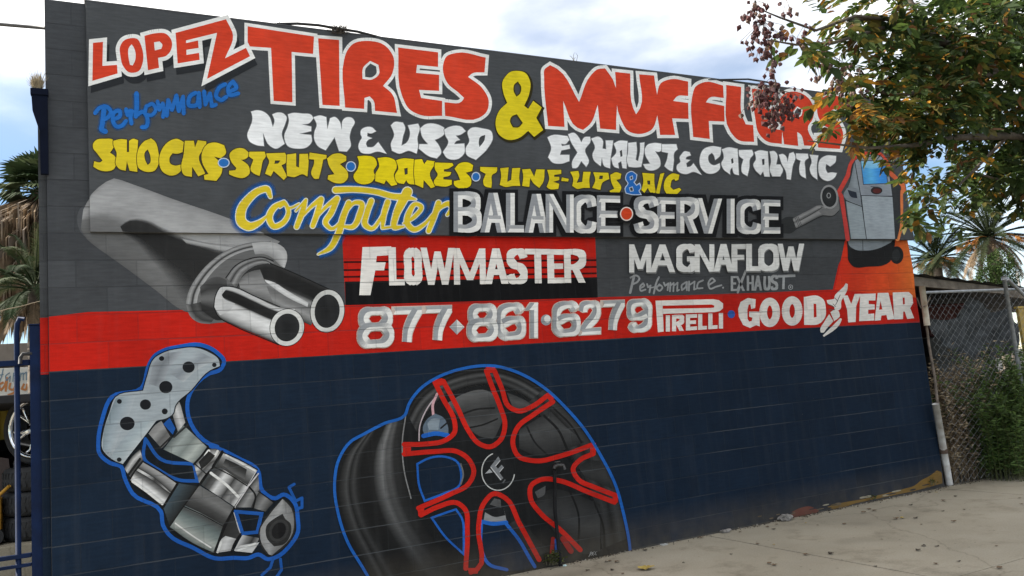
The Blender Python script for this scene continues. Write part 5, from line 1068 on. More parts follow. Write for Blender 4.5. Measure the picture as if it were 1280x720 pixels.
GB = [mat('bush_leaf_deep', (0.09, 0.155, 0.034), 0.7, var=0.4, scale=8, trans=0.3), mat('bush_leaf_mid', (0.12, 0.185, 0.045), 0.7, var=0.4, scale=8, trans=0.3), mat('bush_leaf_dark', (0.05, 0.085, 0.022), 0.7, var=0.4, trans=0.25)]  # three leaf greens, mixed at random over the bush
stalks('green_bush', 'tall green bush growing through the chain link fence', 'bush', (9.62, 12.0), (-0.52, 0.22), 520, 1.15, 1.95, mat('green_stem', (0.08, 0.09, 0.03), 0.9), 0.2, GB, 75, 0.07)
# ------------------------------------------------------------------ palms and trees
def curve3(p0, d, L, droop, n=12):
    """A frond rib: starts along d, bends down under its weight."""
    pts = [Vector(p0)]; v = Vector(d).normalized()
    for k in range(n):
        pts.append(pts[-1]+v*(L/n)); v = (v+Vector((0, 0, -droop*(0.3+1.4*k/n)/n))).normalized()
    return pts
PG = [mat('palm_green', (0.035, 0.055, 0.022), 0.7, var=0.35, scale=4, trans=0.15, spec=0.12), mat('palm_green_pale', (0.075, 0.095, 0.042), 0.7, var=0.3, scale=4, trans=0.2, spec=0.12), mat('palm_brown', (0.25, 0.175, 0.105), 0.9, var=0.45, scale=5, trans=0.2)]
M_TRUNK = mat('palm_trunk', (0.19, 0.155, 0.12), 0.95, var=0.5, scale=9, bump=0.8, bscale=14)
M_FRUIT = mat('palm_fruit_stalk', (0.46, 0.20, 0.05), 0.8, var=0.3)
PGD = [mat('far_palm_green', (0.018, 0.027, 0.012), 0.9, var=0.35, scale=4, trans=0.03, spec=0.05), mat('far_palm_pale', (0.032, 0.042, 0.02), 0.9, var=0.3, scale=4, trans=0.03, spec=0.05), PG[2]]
def feather_frond(b, p0, d, L, droop, ll, mi, n=15, dens=2, hang=0.35, lw=0.012):
    rib = curve3(p0, d, L, droop, n); b.tube(rib, [0.018*L/1.6*(1-k/len(rib))+0.003 for k in range(len(rib))], 4, mi=mi, cap=False)
    for k in range(2, len(rib)-1):
        for z in range(dens):
            q = rib[k].lerp(rib[k+1], z/dens); ax = (rib[k+1]-rib[k]).normalized(); sd_ = ax.cross(Vector((0, 0, 1)))
            if sd_.length < 0.05: sd_ = Vector((1, 0, 0))
            sd_.normalize(); t = k/len(rib); l_ = ll*(0.55+0.9*math.sin(math.pi*min(1, t*0.9+0.08)))*0.8
            for s_ in (-1, 1):
                v = (sd_*s_+ax*(0.75+rnd.uniform(-.1, .1))+Vector((0, 0, 0.25-hang*rnd.uniform(.6, 1.4)))).normalized()*l_*rnd.uniform(0.85, 1.1); w_ = ax*lw
                b.quad(q-w_, q+w_, q+v*0.6+w_*0.7+Vector((0, 0, -0.03*ll)), q+v+Vector((0, 0, -0.16*l_)), q+v*0.6-w_*0.7, mi=mi)
def feather_palm(loc, H, L, nf, ll, label, trunk_r=0.22, fruit=False, dead=10, lw=0.012, dens=2, cols=PG, drp=1.5, hang=0.35):
    root = empty('feather_palm', loc); tag(root, label, 'palm tree'); top = Vector(loc)+Vector((0, 0, H))
    b = MB(); b.tube([Vector(loc)+Vector((0, 0, H*k/14)) for k in range(15)], [trunk_r*(1.15-0.25*k/14)*(1.06 if k % 2 else 0.96) for k in range(15)], 14); b.build('trunk', M_TRUNK, root, smooth=True)
    b = MB()
    for k in range(nf):
        az = 2*math.pi*k*0.381966+rnd.uniform(-.15, .15); el = R(78-100*(k/nf)**0.9+rnd.uniform(-6, 6)); d = Vector((math.cos(az)*math.cos(el), math.sin(az)*math.cos(el), math.sin(el)))
        feather_frond(b, top+d*0.12, d, L*rnd.uniform(0.85, 1.08), drp+0.5*(k/nf), ll, 0 if rnd.random() < 0.6 else 1, dens=dens, lw=lw, hang=hang)
    b.build('crown', cols, root)
    if dead:
        b = MB()
        for k in range(dead):
            az = rnd.uniform(0, 6.28); d = Vector((math.cos(az)*0.8, math.sin(az)*0.8, -0.45)); feather_frond(b, top-Vector((0, 0, 0.15)), d, L*rnd.uniform(0.5, 0.85), 1.6, ll*0.7, 2, dens=dens, lw=lw)
        b.build('dead_fronds', PG, root)
    if fruit:
        b = MB()
        for k in range(24):
            az = rnd.uniform(0, 6.28); d = Vector((math.cos(az), math.sin(az), 0.15)); rib = curve3(top-Vector((0, 0, 0.05)), d, L*0.42, 1.6, 6); b.tube(rib, 0.02, 4)
            for z in range(14):
                e = rib[-1]+Vector((rnd.gauss(0, 0.14), rnd.gauss(0, 0.14), rnd.uniform(-0.35, 0.1))); b.tube([rib[-2], e], 0.012, 3)
        b.build('fruit_stalks', M_FRUIT, root)
    return root
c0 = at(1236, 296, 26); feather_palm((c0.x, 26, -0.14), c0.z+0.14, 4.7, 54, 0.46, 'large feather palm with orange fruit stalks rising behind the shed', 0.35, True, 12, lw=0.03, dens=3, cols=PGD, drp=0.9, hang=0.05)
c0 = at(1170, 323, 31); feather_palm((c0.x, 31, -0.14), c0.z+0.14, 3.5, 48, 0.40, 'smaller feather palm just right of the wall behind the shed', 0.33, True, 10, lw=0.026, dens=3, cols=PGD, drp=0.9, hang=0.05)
c0 = at(44, 362, 6.2); feather_palm((c0.x, 6.2, 0.0), c0.z, 0.85, 34, 0.15, 'low feather palm arching over the blue gate at the left edge', 0.10, False, 14, dens=5, lw=0.0045)
# fan palm with a skirt of dead leaves
fp0 = at(52, 240, 9.5); root = empty('fan_palm', (fp0.x, 9.5, 0)); tag(root, 'tall fan palm with a skirt of dead brown leaves left of the wall', 'palm tree')
b = MB(); b.tube([(fp0.x+0.05*math.sin(k), 9.5, fp0.z*k/16) for k in range(17)], [0.17*(1.1-0.15*k/16)*(1.05 if k % 2 else 0.96) for k in range(17)], 14); b.build('trunk', M_TRUNK, root, smooth=True)
def fan(b, base, d, L, r, mi, n=15, droop=0.2):
    d = Vector(d).normalized(); hub = Vector(base)+d*L; b.tube([base, hub], 0.012, 4, mi=mi, cap=False); sd_ = d.cross(Vector((0, 0, 1)))
    if sd_.length < 0.1: sd_ = Vector((1, 0, 0))
    sd_.normalize(); 
    for k in range(n):
        a = R(-85+170*k/(n-1)); v = d*math.cos(a)+sd_*math.sin(a); w_ = (sd_*math.cos(a)-d*math.sin(a))*r*0.075; m_ = hub+v*r*0.6; e = hub+v*r*rnd.uniform(0.9, 1.1)+Vector((0, 0, -droop*r*rnd.uniform(0.6, 1.6)))
        b.quad(hub, m_+w_, e, m_-w_, mi=mi)
b = MB(); tp = Vector((fp0.x, 9.5, fp0.z))
for k in range(46):
    az = 2*math.pi*k*0.381966; el = R(80-105*(k/46)); d = Vector((math.cos(az)*math.cos(el), math.sin(az)*math.cos(el), math.sin(el))); fan(b, tp, d, rnd.uniform(0.28, 0.45), rnd.uniform(0.36, 0.5), 0 if k % 3 else 1)
b.build('crown', PG, root)
b = MB()
for k in range(2400):
    az = rnd.uniform(0, 6.28); t = rnd.random(); z = tp.z-0.1-1.5*t; r0 = 0.20; out_ = 1.0*(1-0.62*t); p0 = Vector((tp.x+r0*math.cos(az), 9.5+r0*math.sin(az), z)); d = Vector((math.cos(az)*out_+rnd.gauss(0, .15), math.sin(az)*out_+rnd.gauss(0, .15), -0.5-0.5*t))
    e = p0+d*rnd.uniform(0.5, 0.9); w_ = Vector((-math.sin(az), math.cos(az), 0))*rnd.uniform(0.004, 0.013); f2 = e+Vector((0, 0, -rnd.uniform(0.2, 0.5))); b.quad(p0-w_*.3, p0+w_*.3, e+w_, f2, e-w_, mi=rnd.choice((0, 0, 1, 2, 3)))
b.build('dead_leaf_skirt', [PG[2], mat('skirt_tan', (0.27, 0.19, 0.12), 0.9, var=0.2, trans=0.2), mat('skirt_dark', (0.13, 0.085, 0.05), 0.95, var=0.2), mat('skirt_grey', (0.20, 0.155, 0.115), 0.95, var=0.2)], root)

# round tree beyond the shed and a slim pole
def leaf_cloud(b, c, r, n, ls, mats_, squash=(1, 1, 1), lump_=0.35, seed=0):
    for k in range(n):
        v = Vector((rnd.gauss(0, 1), rnd.gauss(0, 1), rnd.gauss(0, 1))).normalized(); rr = r*(0.55+0.45*rnd.random()**0.5)*(1+lump_*noise.noise(v*2.1+Vector((seed, 0, 0)))); p = Vector(c)+Vector((v.x*squash[0], v.y*squash[1], v.z*squash[2]))*rr
        d = (v+Vector((rnd.gauss(0, .7), rnd.gauss(0, .7), rnd.gauss(-.2, .6)))).normalized()*ls*rnd.uniform(.6, 1.3); s_ = d.cross(Vector((rnd.gauss(0, 1), rnd.gauss(0, 1), 1))).normalized()*ls*0.36
        b.quad(p, p+d*.5+s_, p+d, p+d*.5-s_, mi=rnd.randrange(mats_))
c0 = at(1246, 340, 17); root = empty('round_tree', (c0.x, 17, -0.14)); tag(root, 'round dark green tree standing in front of the palms behind the shed', 'tree')
b = MB(); b.tube([(c0.x, 17, -0.14), (c0.x+.05, 17, 2.0), (c0.x, 17, c0.z)], [0.16, 0.12, 0.05], 10)
for k in range(6): b.tube([(c0.x, 17, 2.4+.3*k), (c0.x+rnd.uniform(-.9, .9), 17+rnd.uniform(-.7, .7), c0.z+rnd.uniform(-.2, .6))], [0.05, 0.02], 6)
b.build('trunk', M_TRUNK, root, smooth=True)
b = MB()
for (dx, dy, dz_, r_) in ((0, 0, 0, 0.85), (-.5, .1, -.3, .6), (.55, 0, -.2, .65), (.1, -.2, .45, .6), (-.2, .2, -.8, .8), (.5, .1, -.9, .7)): leaf_cloud(b, (c0.x+dx, 17+dy, c0.z+dz_), r_, 1300, 0.085, 3, seed=dx*5)
b.build('crown', [mat('round_tree_deep', (0.035, 0.062, 0.018), 0.8, var=0.4, trans=0.15, spec=0.1), mat('round_tree_mid', (0.06, 0.095, 0.025), 0.8, var=0.4, trans=0.15, spec=0.1), mat('round_tree_dark', (0.022, 0.036, 0.012), 0.8, var=0.4, trans=0.1, spec=0.1)], root)  # three greens scattered at random through the crown
c0 = at(1273, 350, 20); b = MB(); b.tube([(c0.x, 20, -0.14), (c0.x, 20, c0.z+0.5)], [0.09, 0.07], 8); b.box((c0.x-0.4, 19.93, c0.z+0.2), (c0.x+0.4, 19.99, c0.z+0.27)); tag(b.build('utility_pole', mat('pole_pale', (0.42, 0.40, 0.37), 0.8)), 'slim pale utility pole at the right edge behind the shed', 'pole')

# ---- the autumn tree hanging in from the right
tr = empty('autumn_tree', (7.9, -3.3, 0)); tag(tr, 'autumn street tree with orange and green leaves and maroon seed pods at right', 'tree')
M_BARK = mat('bark', (0.10, 0.08, 0.06), 0.95, var=0.4, scale=14, bump=0.6, bscale=40)
TL = [mat('leaf_deep_green', (0.038, 0.066, 0.018), 0.6, var=0.4, scale=5, trans=0.45), mat('leaf_mid_green', (0.068, 0.105, 0.024), 0.6, var=0.4, scale=5, trans=0.5), mat('leaf_olive', (0.145, 0.125, 0.027), 0.6, var=0.4, scale=5, trans=0.5), mat('leaf_orange', (0.46, 0.22, 0.025), 0.6, var=0.35, scale=5, trans=0.4), mat('leaf_rust', (0.18, 0.085, 0.03), 0.6, var=0.4, scale=5, trans=0.35)]
M_POD = [mat('pod_maroon', (0.10, 0.036, 0.036), 0.85, var=0.4, scale=20, trans=0.25), mat('pod_mauve', (0.155, 0.088, 0.088), 0.85, var=0.4, scale=20, trans=0.3), mat('pod_tan', (0.23, 0.155, 0.12), 0.85, var=0.4, scale=20, trans=0.3)]
lf = MB()
def spray(p, d, L, ls, pal):
    rib = curve3(p, d, L, 0.9, 5); up = Vector((rnd.gauss(0, .4), rnd.gauss(0, .4), 1))
    for k in range(1, 6):
        ax = (rib[k]-rib[k-1]).normalized(); sd_ = ax.cross(up)
        if sd_.length < 0.05: continue
        sd_.normalize()
        for s_ in ((-1, 1) if k < 5 else (-1, 0, 1)):
            v = (sd_*s_+ax*0.7+Vector((rnd.gauss(0, .2), rnd.gauss(0, .2), -0.25+rnd.gauss(0, .2)))).normalized()*ls*rnd.uniform(.7, 1.25); w_ = v.cross(up)
            if w_.length < 1e-4: continue
            w_ = w_.normalized()*ls*0.27; fold = Vector((0, 0, ls*0.07)); q = rib[k]; mi = rnd.choices(range(5), pal)[0]
            i = len(lf.v); lf.v += [tuple(q), tuple(q+v*.35+w_+fold), tuple(q+v*.75+w_*.7+fold), tuple(q+v), tuple(q+v*.75-w_*.7+fold), tuple(q+v*.35-w_+fold)]
            lf.f += [(i, i+1, i+2, i+3), (i, i+3, i+4, i+5)]; lf.m += [mi, mi]
G0, G1, O0, O1 = (6, 4, 1, .15, .3), (3, 5, 2, .3, .4), (2, 4, 4, .9, .8), (.3, .8, 2, 4.5, 1.5)
blobs = [(1180,40,52,-2.9,G0,1),(1235,62,60,-2.7,G0,1),(1275,125,62,-2.7,G0,1),(1205,112,50,-2.8,G0,1),(1255,185,55,-2.7,G0,1),(1160,128,40,-2.9,G1,.9),(1285,225,50,-2.6,G0,.9),(1240,15,60,-2.7,G0,1),(1150,70,42,-2.9,G1,.9),(1105,66,30,-3.0,G0,.8),(1088,92,27,-3.0,G0,1),(1120,28,34,-3.0,G1,.7),
 (1062,16,26,-3.1,O0,.5),(1095,8,34,-3.0,O0,.6),(1038,30,18,-3.15,O0,.3),(1075,110,16,-3.1,O1,.4),(1132,140,38,-2.9,O0,.8),(1092,138,30,-3.0,O0,.85),(1062,148,26,-3.05,O0,.6),(1094,164,20,-3.0,O0,.6),(1050,128,18,-3.1,O0,.35),(1140,150,32,-2.9,G1,.6),(1168,165,30,-2.9,G0,.5),
 (1178,205,34,-2.8,O0,.42),(1160,222,24,-2.9,G1,.5),(1198,232,28,-2.8,G1,.45),(1225,205,36,-2.7,G0,.55),(1268,222,28,-2.7,G0,.6),(1288,236,22,-2.6,G0,.5),(1142,255,15,-3.0,G1,.6),(1172,250,20,-2.9,G1,.5),(1200,256,14,-2.8,G1,.3),(1140,215,16,-2.95,O0,.3),
 (1200,75,40,-2.85,O0,.4),(1268,108,22,-2.75,O1,.8),(1150,50,28,-2.95,O0,.4),(1185,140,30,-2.9,G1,.6),(1065,150,9,-3.12,O1,1.2),(1080,136,8,-3.1,O1,1),(1230,130,26,-2.75,O0,.4),(1300,20,60,-2.6,G0,1),(1310,90,60,-2.6,G0,1),(1325,160,60,-2.6,G0,1),(1000,35,14,-3.25,O0,.16),(1010,58,16,-3.2,G1,.18),(990,72,9,-3.25,G1,.25),(1040,62,14,-3.15,G1,.2),(1400,60,90,-2.5,G0,.7),(1420,190,90,-2.4,G0,.6)]
cent = {}
for bi, (x, y, r, Y, pal, den) in enumerate(blobs):
    c0 = at(x, y, Y); k = (c0-CAM).length/F_PX; rr = r*k; n = int(den*(23 if den > .55 else 17)*(r/30)**2)+2; cent[bi] = (c0, rr)
    for z in range(n):
        v = Vector((rnd.gauss(0, 1), rnd.gauss(0, 1), rnd.gauss(0, 1))).normalized()*rr*rnd.random()**0.45; v.y *= 1.3
        d = (v/rr*0.7+Vector((rnd.gauss(0, .6), rnd.gauss(0, .6), rnd.gauss(-.25, .4)))).normalized(); spray(c0+v*0.88, d, rnd.uniform(.13, .22), rnd.uniform(.064, .098), pal)
lf.build('foliage', TL, tr)
# seed pods: papery three-sided lanterns on thin stalks
pod = MB()
def one_pod(p, s_, mi):
    ax = Vector((rnd.gauss(0, .4), rnd.gauss(0, .4), -1)).normalized(); u = ax.cross(Vector((rnd.random(), 1, 0))).normalized(); v = ax.cross(u); tip = p+ax*s_
    ring_ = [p+ax*s_*0.42+(u*math.cos(t)+v*math.sin(t))*s_*0.36 for t in (0.3, 1.35, 2.4, 3.44, 4.5, 5.5)]
    for k in range(6):
        a, c = ring_[k], ring_[(k+1) % 6]; pod.quad(p, a, c, mi=mi); pod.quad(a, tip, c, mi=mi)
stk = MB()
for (x, y, r, Y, n, cw_) in ((946,14,13,-3.35,40,(3,3,2)),(956,45,19,-3.35,75,(5,4,1)),(950,68,9,-3.35,14,(4,4,1)),(936,62,5,-3.36,5,(2,3,1)),(965,78,8,-3.33,12,(3,4,1)),(985,12,12,-3.3,12,(2,4,2)),(992,52,8,-3.3,10,(2,4,2)),(1008,40,10,-3.25,8,(2,4,3)),(1022,84,12,-3.2,26,(1,4,4)),(1030,60,9,-3.2,12,(2,4,2)),(1044,84,13,-3.15,18,(1,3,4)),(1045,106,11,-3.15,16,(1,3,5)),(1066,118,14,-3.1,34,(1,3,5)),(1058,92,9,-3.1,10,(1,3,4)),
    (955,118,15,-3.3,48,(6,3,1)),(972,132,20,-3.28,90,(7,3,1)),(948,128,11,-3.3,20,(6,2,1)),(966,150,11,-3.3,26,(5,3,1)),(985,128,10,-3.26,18,(6,2,1)),(968,104,9,-3.3,20,(5,3,1)),(930,22,4,-3.37,3,(2,3,1)),(962,95,7,-3.32,8,(4,3,1))):
    c0 = at(x, y, Y); k = (c0-CAM).length/F_PX
    for z in range(int(n*0.72)):
        q = c0+Vector((rnd.gauss(0, .55), rnd.gauss(0, .6), rnd.gauss(0, .55)))*r*k; one_pod(q, rnd.uniform(.030, .050), rnd.choices(range(3), cw_)[0])
        if z % 2 == 0: stk.tube([c0+Vector((0, 0, r*k)), q], 0.0015, 3, cap=False)
pod.build('seed_pods', M_POD, tr); stk.build('pod_stalks', M_BARK, tr)
def P3(x, y, Y): return at(x, y, Y)
def limb(pts, r0, r1, nm='branch'):
    b = MB(); n = len(pts); b.tube(pts, [r0+(r1-r0)*k/(n-1) for k in range(n)], 8); b.build(nm, M_BARK, tr, smooth=True)
b = MB(); b.tube([(7.9, -3.3, -0.15), (7.86, -3.28, 0.6), (7.92, -3.3, 1.4), (7.85, -3.25, 2.2), (7.7, -3.2, 2.9), (7.5, -3.1, 3.6), (7.45, -3.0, 4.6)], [.2, .15, .14, .13, .11, .08, .04], 14); b.build('trunk', M_BARK, tr, smooth=True)
q0 = (7.85, -3.25, 2.2); q1 = (7.7, -3.2, 2.9); q2 = (7.5, -3.1, 3.6)
limb([q1, P3(1330, 120, -2.8), P3(1250, 90, -2.8), P3(1190, 60, -2.9), P3(1140, 28, -3.0), P3(1098, 22, -3.0), P3(1060, 26, -3.1)], .055, .008)
limb([P3(1190, 60, -2.9), P3(1120, 30, -3.0), P3(1080, 42, -3.1), P3(1040, 54, -3.15), P3(995, 56, -3.28), P3(960, 50, -3.34)], .018, .004)
limb([P3(1140, 28, -3.0), P3(1070, 20, -3.1), P3(1020, 38, -3.2), P3(975, 22, -3.3), P3(946, 10, -3.35)], .014, .003)
limb([P3(1150, 30, -2.95), P3(1138, 0, -2.95), P3(1130, -40, -2.95)], .02, .015)
limb([P3(1250, 90, -2.8), P3(1180, 110, -2.9), P3(1120, 120, -3.0), P3(1092, 112, -3.05), P3(1076, 88, -3.1), P3(1066, 112, -3.1)], .022, .003)
limb([q0, P3(1340, 175, -2.75), P3(1260, 170, -2.8), P3(1195, 172, -2.85), P3(1140, 182, -2.95), P3(1085, 185, -3.05), P3(1010, 176, -3.2)], .045, .003)
limb([P3(1260, 170, -2.8), P3(1225, 205, -2.8), P3(1195, 235, -2.85), P3(1150, 262, -2.95)], .016, .004)
limb([q0, P3(1360, 240, -2.6), P3(1290, 235, -2.7), P3(1250, 225, -2.7), P3(1215, 215, -2.8)], .03, .005)
limb([q2, P3(1370, 20, -2.6), P3(1290, 30, -2.7), P3(1230, 10, -2.75)], .05, .012)
limb([P3(1040, 54, -3.15), P3(1025, 66, -3.2), P3(1022, 80, -3.2)], .004, .002)
limb([P3(1080, 42, -3.1), P3(1050, 70, -3.15), P3(1046, 96, -3.15)], .004, .002); limb([P3(962, 52, -3.34), P3(966, 80, -3.33), P3(970, 110, -3.3)], .004, .002)
# ------------------------------------------------------------------ the yard seen past the left end of the wall
b = MB(); b.box((-9, 2.3, -0.1), (-0.42, 6.8, 0.58)); tag(b.build('concrete_pad', CONC, bevel=0.01), kind='structure')
gt = empty('steel_gate', (-1.4, 0.1, 0)); tag(gt, 'blue tubular steel gate with bent over bars hung on a thick post', 'gate')
a, c = at(37.5, 408, 0.1), at(58.5, 408, 0.1); gx = (a.x+c.x)/2; gr_ = (c.x-a.x)/2
b = MB(); b.box((a.x, 0.05, -0.02), (c.x, 0.05+2*gr_, a.z)); b.build('post', M_BLUE, gt, bevel=0.004)
b = MB(); b.box((a.x-0.006, 0.044, a.z+0.001), (c.x+0.006, 0.056+2*gr_, a.z+0.012)); b.build('post_cap', M_BLUE, gt, bevel=0.003)
zb_ = at(22, 402, 0.1)
for k in range(8):
    x = at(21.5, 500, 0.1).x-k*0.33; b = MB(); b.tube([(x, 0.1, 0.08), (x, 0.1, zb_.z-0.08), (x+0.004, 0.095, zb_.z-0.02), (x+0.02, 0.09, zb_.z+0.02), (x+0.05, 0.085, zb_.z+0.012)], 0.018, 8); b.build('bar', M_BLUE, gt, smooth=True)
for (py_, h_) in ((454, 0.04), (696, 0.03), (708, 0.022)):
    z = at(20, py_, 0.1).z; b = MB(); b.box((-3.1, 0.075, z-h_/2), (a.x-0.003, 0.079+0.03, z+h_/2)); b.build('rail', M_BLUE, gt, bevel=0.003)
l_ = at(31, 446, 0.07); b = MB(); b.tube([(l_.x+0.045, 0.06, l_.z+0.02), (l_.x-0.01, 0.05, l_.z+0.02), (l_.x-0.025, 0.05, l_.z-0.005), (l_.x-0.027, 0.05, l_.z-0.05)], 0.013, 8); b.build('latch', mat('latch_iron', (0.03, 0.03, 0.032), 0.6, metal=0.3), gt, smooth=True)
w1 = at(0, 390, 0.14); wire('barbed_wire', [at(-60, 405, 0.15), at(10, 386, 0.15), at(40, 379, 0.12), at(62, 372, 0.09)], 0.0035, mat('rusty_wire', (0.28, 0.22, 0.14), 0.7), 'thin rusty wire strung from the wall post over the blue gate', 'wire', sag=0.004)
# tyres
def tyre_mesh(b, M, Ro, Ri, w_):
    prof = []
    for k in range(17):
        t = math.pi*2*k/16; prof.append(((Ro+Ri)/2+(Ro-Ri)/2*(abs(math.cos(t))**0.6)*(1 if math.cos(t) > 0 else -1), w_/2*(abs(math.sin(t))**0.7)*(1 if math.sin(t) > 0 else -1)))
    b.lathe(prof[:-1], M, 40, closed=True)
    for k in range(44):                   # tread blocks
        t = 2*math.pi*k/44
        for s_ in (-1, 1):
            q = [Vector((Ro*0.996*math.cos(t+dt), Ro*0.996*math.sin(t+dt), h_)) for dt, h_ in ((0, s_*w_*.06), (.08, s_*w_*.02+s_*.01), (.11, s_*w_*.3), (.03, s_*w_*.32))]
            q2 = [v*1.014 for v in q]; q2 = [Vector((v.x, v.y, p.z)) for v, p in zip(q2, q)]
            b.quad(*[M @ v for v in (q2 if s_ > 0 else q2[::-1])])
            for z in range(4): b.quad(M @ q[z], M @ q[(z+1) % 4], M @ q2[(z+1) % 4], M @ q2[z])
tp = at(52, 640, 2.75); tx, ty = tp.x, 2.75
base = 0.58; th = 0.21
names = ['black tyre lying flat at the bottom of the stack behind the gate', 'black tyre lying flat second from the bottom of the stack', 'black tyre lying flat on top of the stack under the chrome wheel']
zt0 = at(30, 583, 2.75).z; nst = max(1, round((zt0-base)/th)); th = (zt0-base)/nst
b = MB(); tyre_mesh(b, Matrix.Translation((tx, ty, base+th/2)), 0.33, 0.2, th*0.98); o = b.build('tyre', M_RUB, smooth=True)
labs = ['black tyre lying flat at the bottom of the stack behind the blue gate', 'black tyre lying flat in the stack right under the chrome wheel', 'black tyre lying flat third from the bottom of the stack', 'black tyre lying flat fourth from the bottom of the stack']
for k in range(nst):
    q = o
    if k: q = o.copy(); COL.objects.link(q); q.location.z = th*k; q.location.x = rnd.uniform(-.02, .02)
    tag(q, labs[1] if k == nst-1 and k else labs[0] if k == 0 else labs[k], 'tyre', 'tyres stacked behind the gate')
cw = at(53, 546, 2.75); Rm_ = (cw.z-zt0); wl = empty('car_wheel', (cw.x, 2.75, zt0)); tag(wl, 'black tyre on a shiny chrome rim standing on the tyre stack', 'wheel')
Rt = max(0.36, Rm_); MW = Matrix.Translation((cw.x, 2.75, zt0+Rt+0.003)) @ Matrix.Rotation(R(-38), 4, 'Z') @ Matrix.Rotation(R(90), 4, 'X')
b = MB(); tyre_mesh(b, MW, Rt, Rt*0.8, 0.24); b.build('tyre', M_RUB, wl, smooth=True)
M_CHR = mat('chrome', (0.75, 0.75, 0.76), 0.12, metal=1.0, var=0.05)
Rr = Rt*0.8; b = MB(); b.lathe([(Rr*.99, -.10), (Rr*1.02, .118), (Rr*.93, .122), (Rr*.9, .09), (Rr*.87, -.08)], MW, 40)
b.build('rim', M_CHR, wl, smooth=True)
b = MB()
for k in range(6):
    t = 2*math.pi*k/6+.3
    for s_ in (-1, 1):
        pts = [MW @ Vector((r*math.cos(t+s_*da), r*math.sin(t+s_*da), h_)) for r, da, h_ in ((Rr*.12, 0.1, .06), (Rr*.45, .06, .075), (Rr*.75, .13, .07), (Rr*.9, .22, .085))]; b.tube(pts, [.03, .02, .016, .016], 6)
b.lathe([(0.001, .10), (.05, .095), (.07, .07), (.075, .03)], MW, 20); b.build('spokes', M_CHR, wl, smooth=True)
# painted shop sign, the building behind it and the bits of yard clutter
sg = empty('shop_sign', at(20, 490, 8.0)); tag(sg, 'white shop sign with blue script and orange lettering beyond the gate', 'sign')
a, e = at(-120, 452, 8.0), at(66, 492, 8.0); z0, z1 = at(30, 494, 8.0).z, at(30, 459, 8.0).z
b = MB(); b.box((a.x, 8.0, z0), (at(72, 470, 8).x, 8.06, z1)); b.build('board', mat('sign_white', (0.72, 0.70, 0.62), 0.6, var=0.12), sg, bevel=0.004)
def sign_text(name, strokes, wd, col):
    m = mat(name+'_paint', col, 0.6, var=0.1); b = MB(); kz = 0
    for st in strokes:
        P2 = [Vector((v[0], v[1])) for v in smooth([tuple(map(float, q.split(','))) for q in st.split()], False, 100)]
        for i in range(len(P2)-1):
            d = (P2[i+1]-P2[i]); 
            if d.length < 1e-6: continue
            n_ = Vector((-d.y, d.x)).normalized()*wd/2; ex = d.normalized()*wd*0.2; kz += 1
            b.quad(*[at(q.x, q.y, 7.995-0.00012*kz) for q in (P2[i]-n_-ex, P2[i+1]-n_+ex, P2[i+1]+n_+ex, P2[i]+n_-ex)])
    b.build(name, m, sg)
sign_text('lettering', ['-4,463 -3,472 -6,478', '4,461 2,470 -1,478', '-5,470 4,468', '12,466 7,470 8,476 13,470 12,477', '17,466 16,477', '17,470 21,466', '26,466 25,476', '26,468 29,466 29,475', '29,468 33,465 33,475', '60,462 58,468 62,469 66,463', '50,464 49,474', '50,467 54,465 54,473'], 1.3, (0.16, 0.24, 0.30))
sign_text('lettering', ['4,478 -1,481 1,488 5,483 9,472 7,489', '13,479 12,486 16,487 20,479 18,490 10,494', '60,474 57,480 60,484 64,477', '30,480 27,486 32,487 34,480'], 2.6, (0.52, 0.20, 0.06))
nb = empty('neighbour_building', (-6, 16, 0)); tag(nb, 'low grey brown building with a flat canopy beyond the shop sign', 'building')
z1, z0 = at(20, 429, 14).z, at(20, 452, 14).z
b = MB(); b.box((-16, 14, z0), (-0.6, 20, z1)); b.build('canopy', mat('canopy_brown', (0.17, 0.145, 0.12), 0.85, var=0.35, scale=2), nb, bevel=0.02)
b = MB(); b.box((-15.5, 15.5, -0.1), (-1.0, 20, z0-0.003)); b.build('wall', mat('stucco_dim', (0.20, 0.18, 0.16), 0.9, var=0.25), nb)
for x in (-15, -11.5, -8, -4.5, -1.6):
    b = MB(); b.box((x-0.08, 14.2, -0.1), (x+0.08, 14.36, z0-0.003)); b.build('post', M_WOOD, nb)
# low tyre shelter: roof deepened and dark back wall added to shade the yard
z = at(20, 500, 2.5).z; ts = empty('tyre_shelter', (-2.2, 4.5, 0.58)); tag(ts, 'low black roofed shelter over the stored tyres behind the gate', 'shelter')
M_DK = mat('shelter_black', (0.03, 0.03, 0.032), 0.8, var=0.4, scale=4)
b = MB(); b.box((-4.2, 2.42, z-0.03), (-0.44, 6.7, z+0.05)); b.build('roof', M_DK, ts, bevel=0.01)
b = MB(); b.box((-4.2, 6.5, 0.583), (-0.44, 6.58, z-0.033)); b.build('wall', M_DK, ts)
for (x, y) in ((-4.1, 2.5), (-2.4, 2.5), (-4.1, 6.4), (-0.5, 6.4)):
    b = MB(); b.box((x-.04, y-.04, 0.583), (x+.04, y+.04, z-0.033)); b.build('post', M_DK, ts)
a, e = at(-30, 513, 5.2), at(11, 549, 5.2); b = MB(); b.box((a.x, 5.2, e.z), (e.x, 5.26, a.z)); 
for k in range(5): b.box((a.x+0.02+k*(e.x-a.x)/5, 5.19, e.z+.01), (a.x+0.05+k*(e.x-a.x)/5, 5.199, a.z-.01))
tag(b.build('ribbed_board', mat('panel_yellow', (0.50, 0.38, 0.05), 0.6, var=0.25, scale=5), bevel=0.004), 'ribbed yellow panel hanging in the shade of the tyre shelter', 'board')
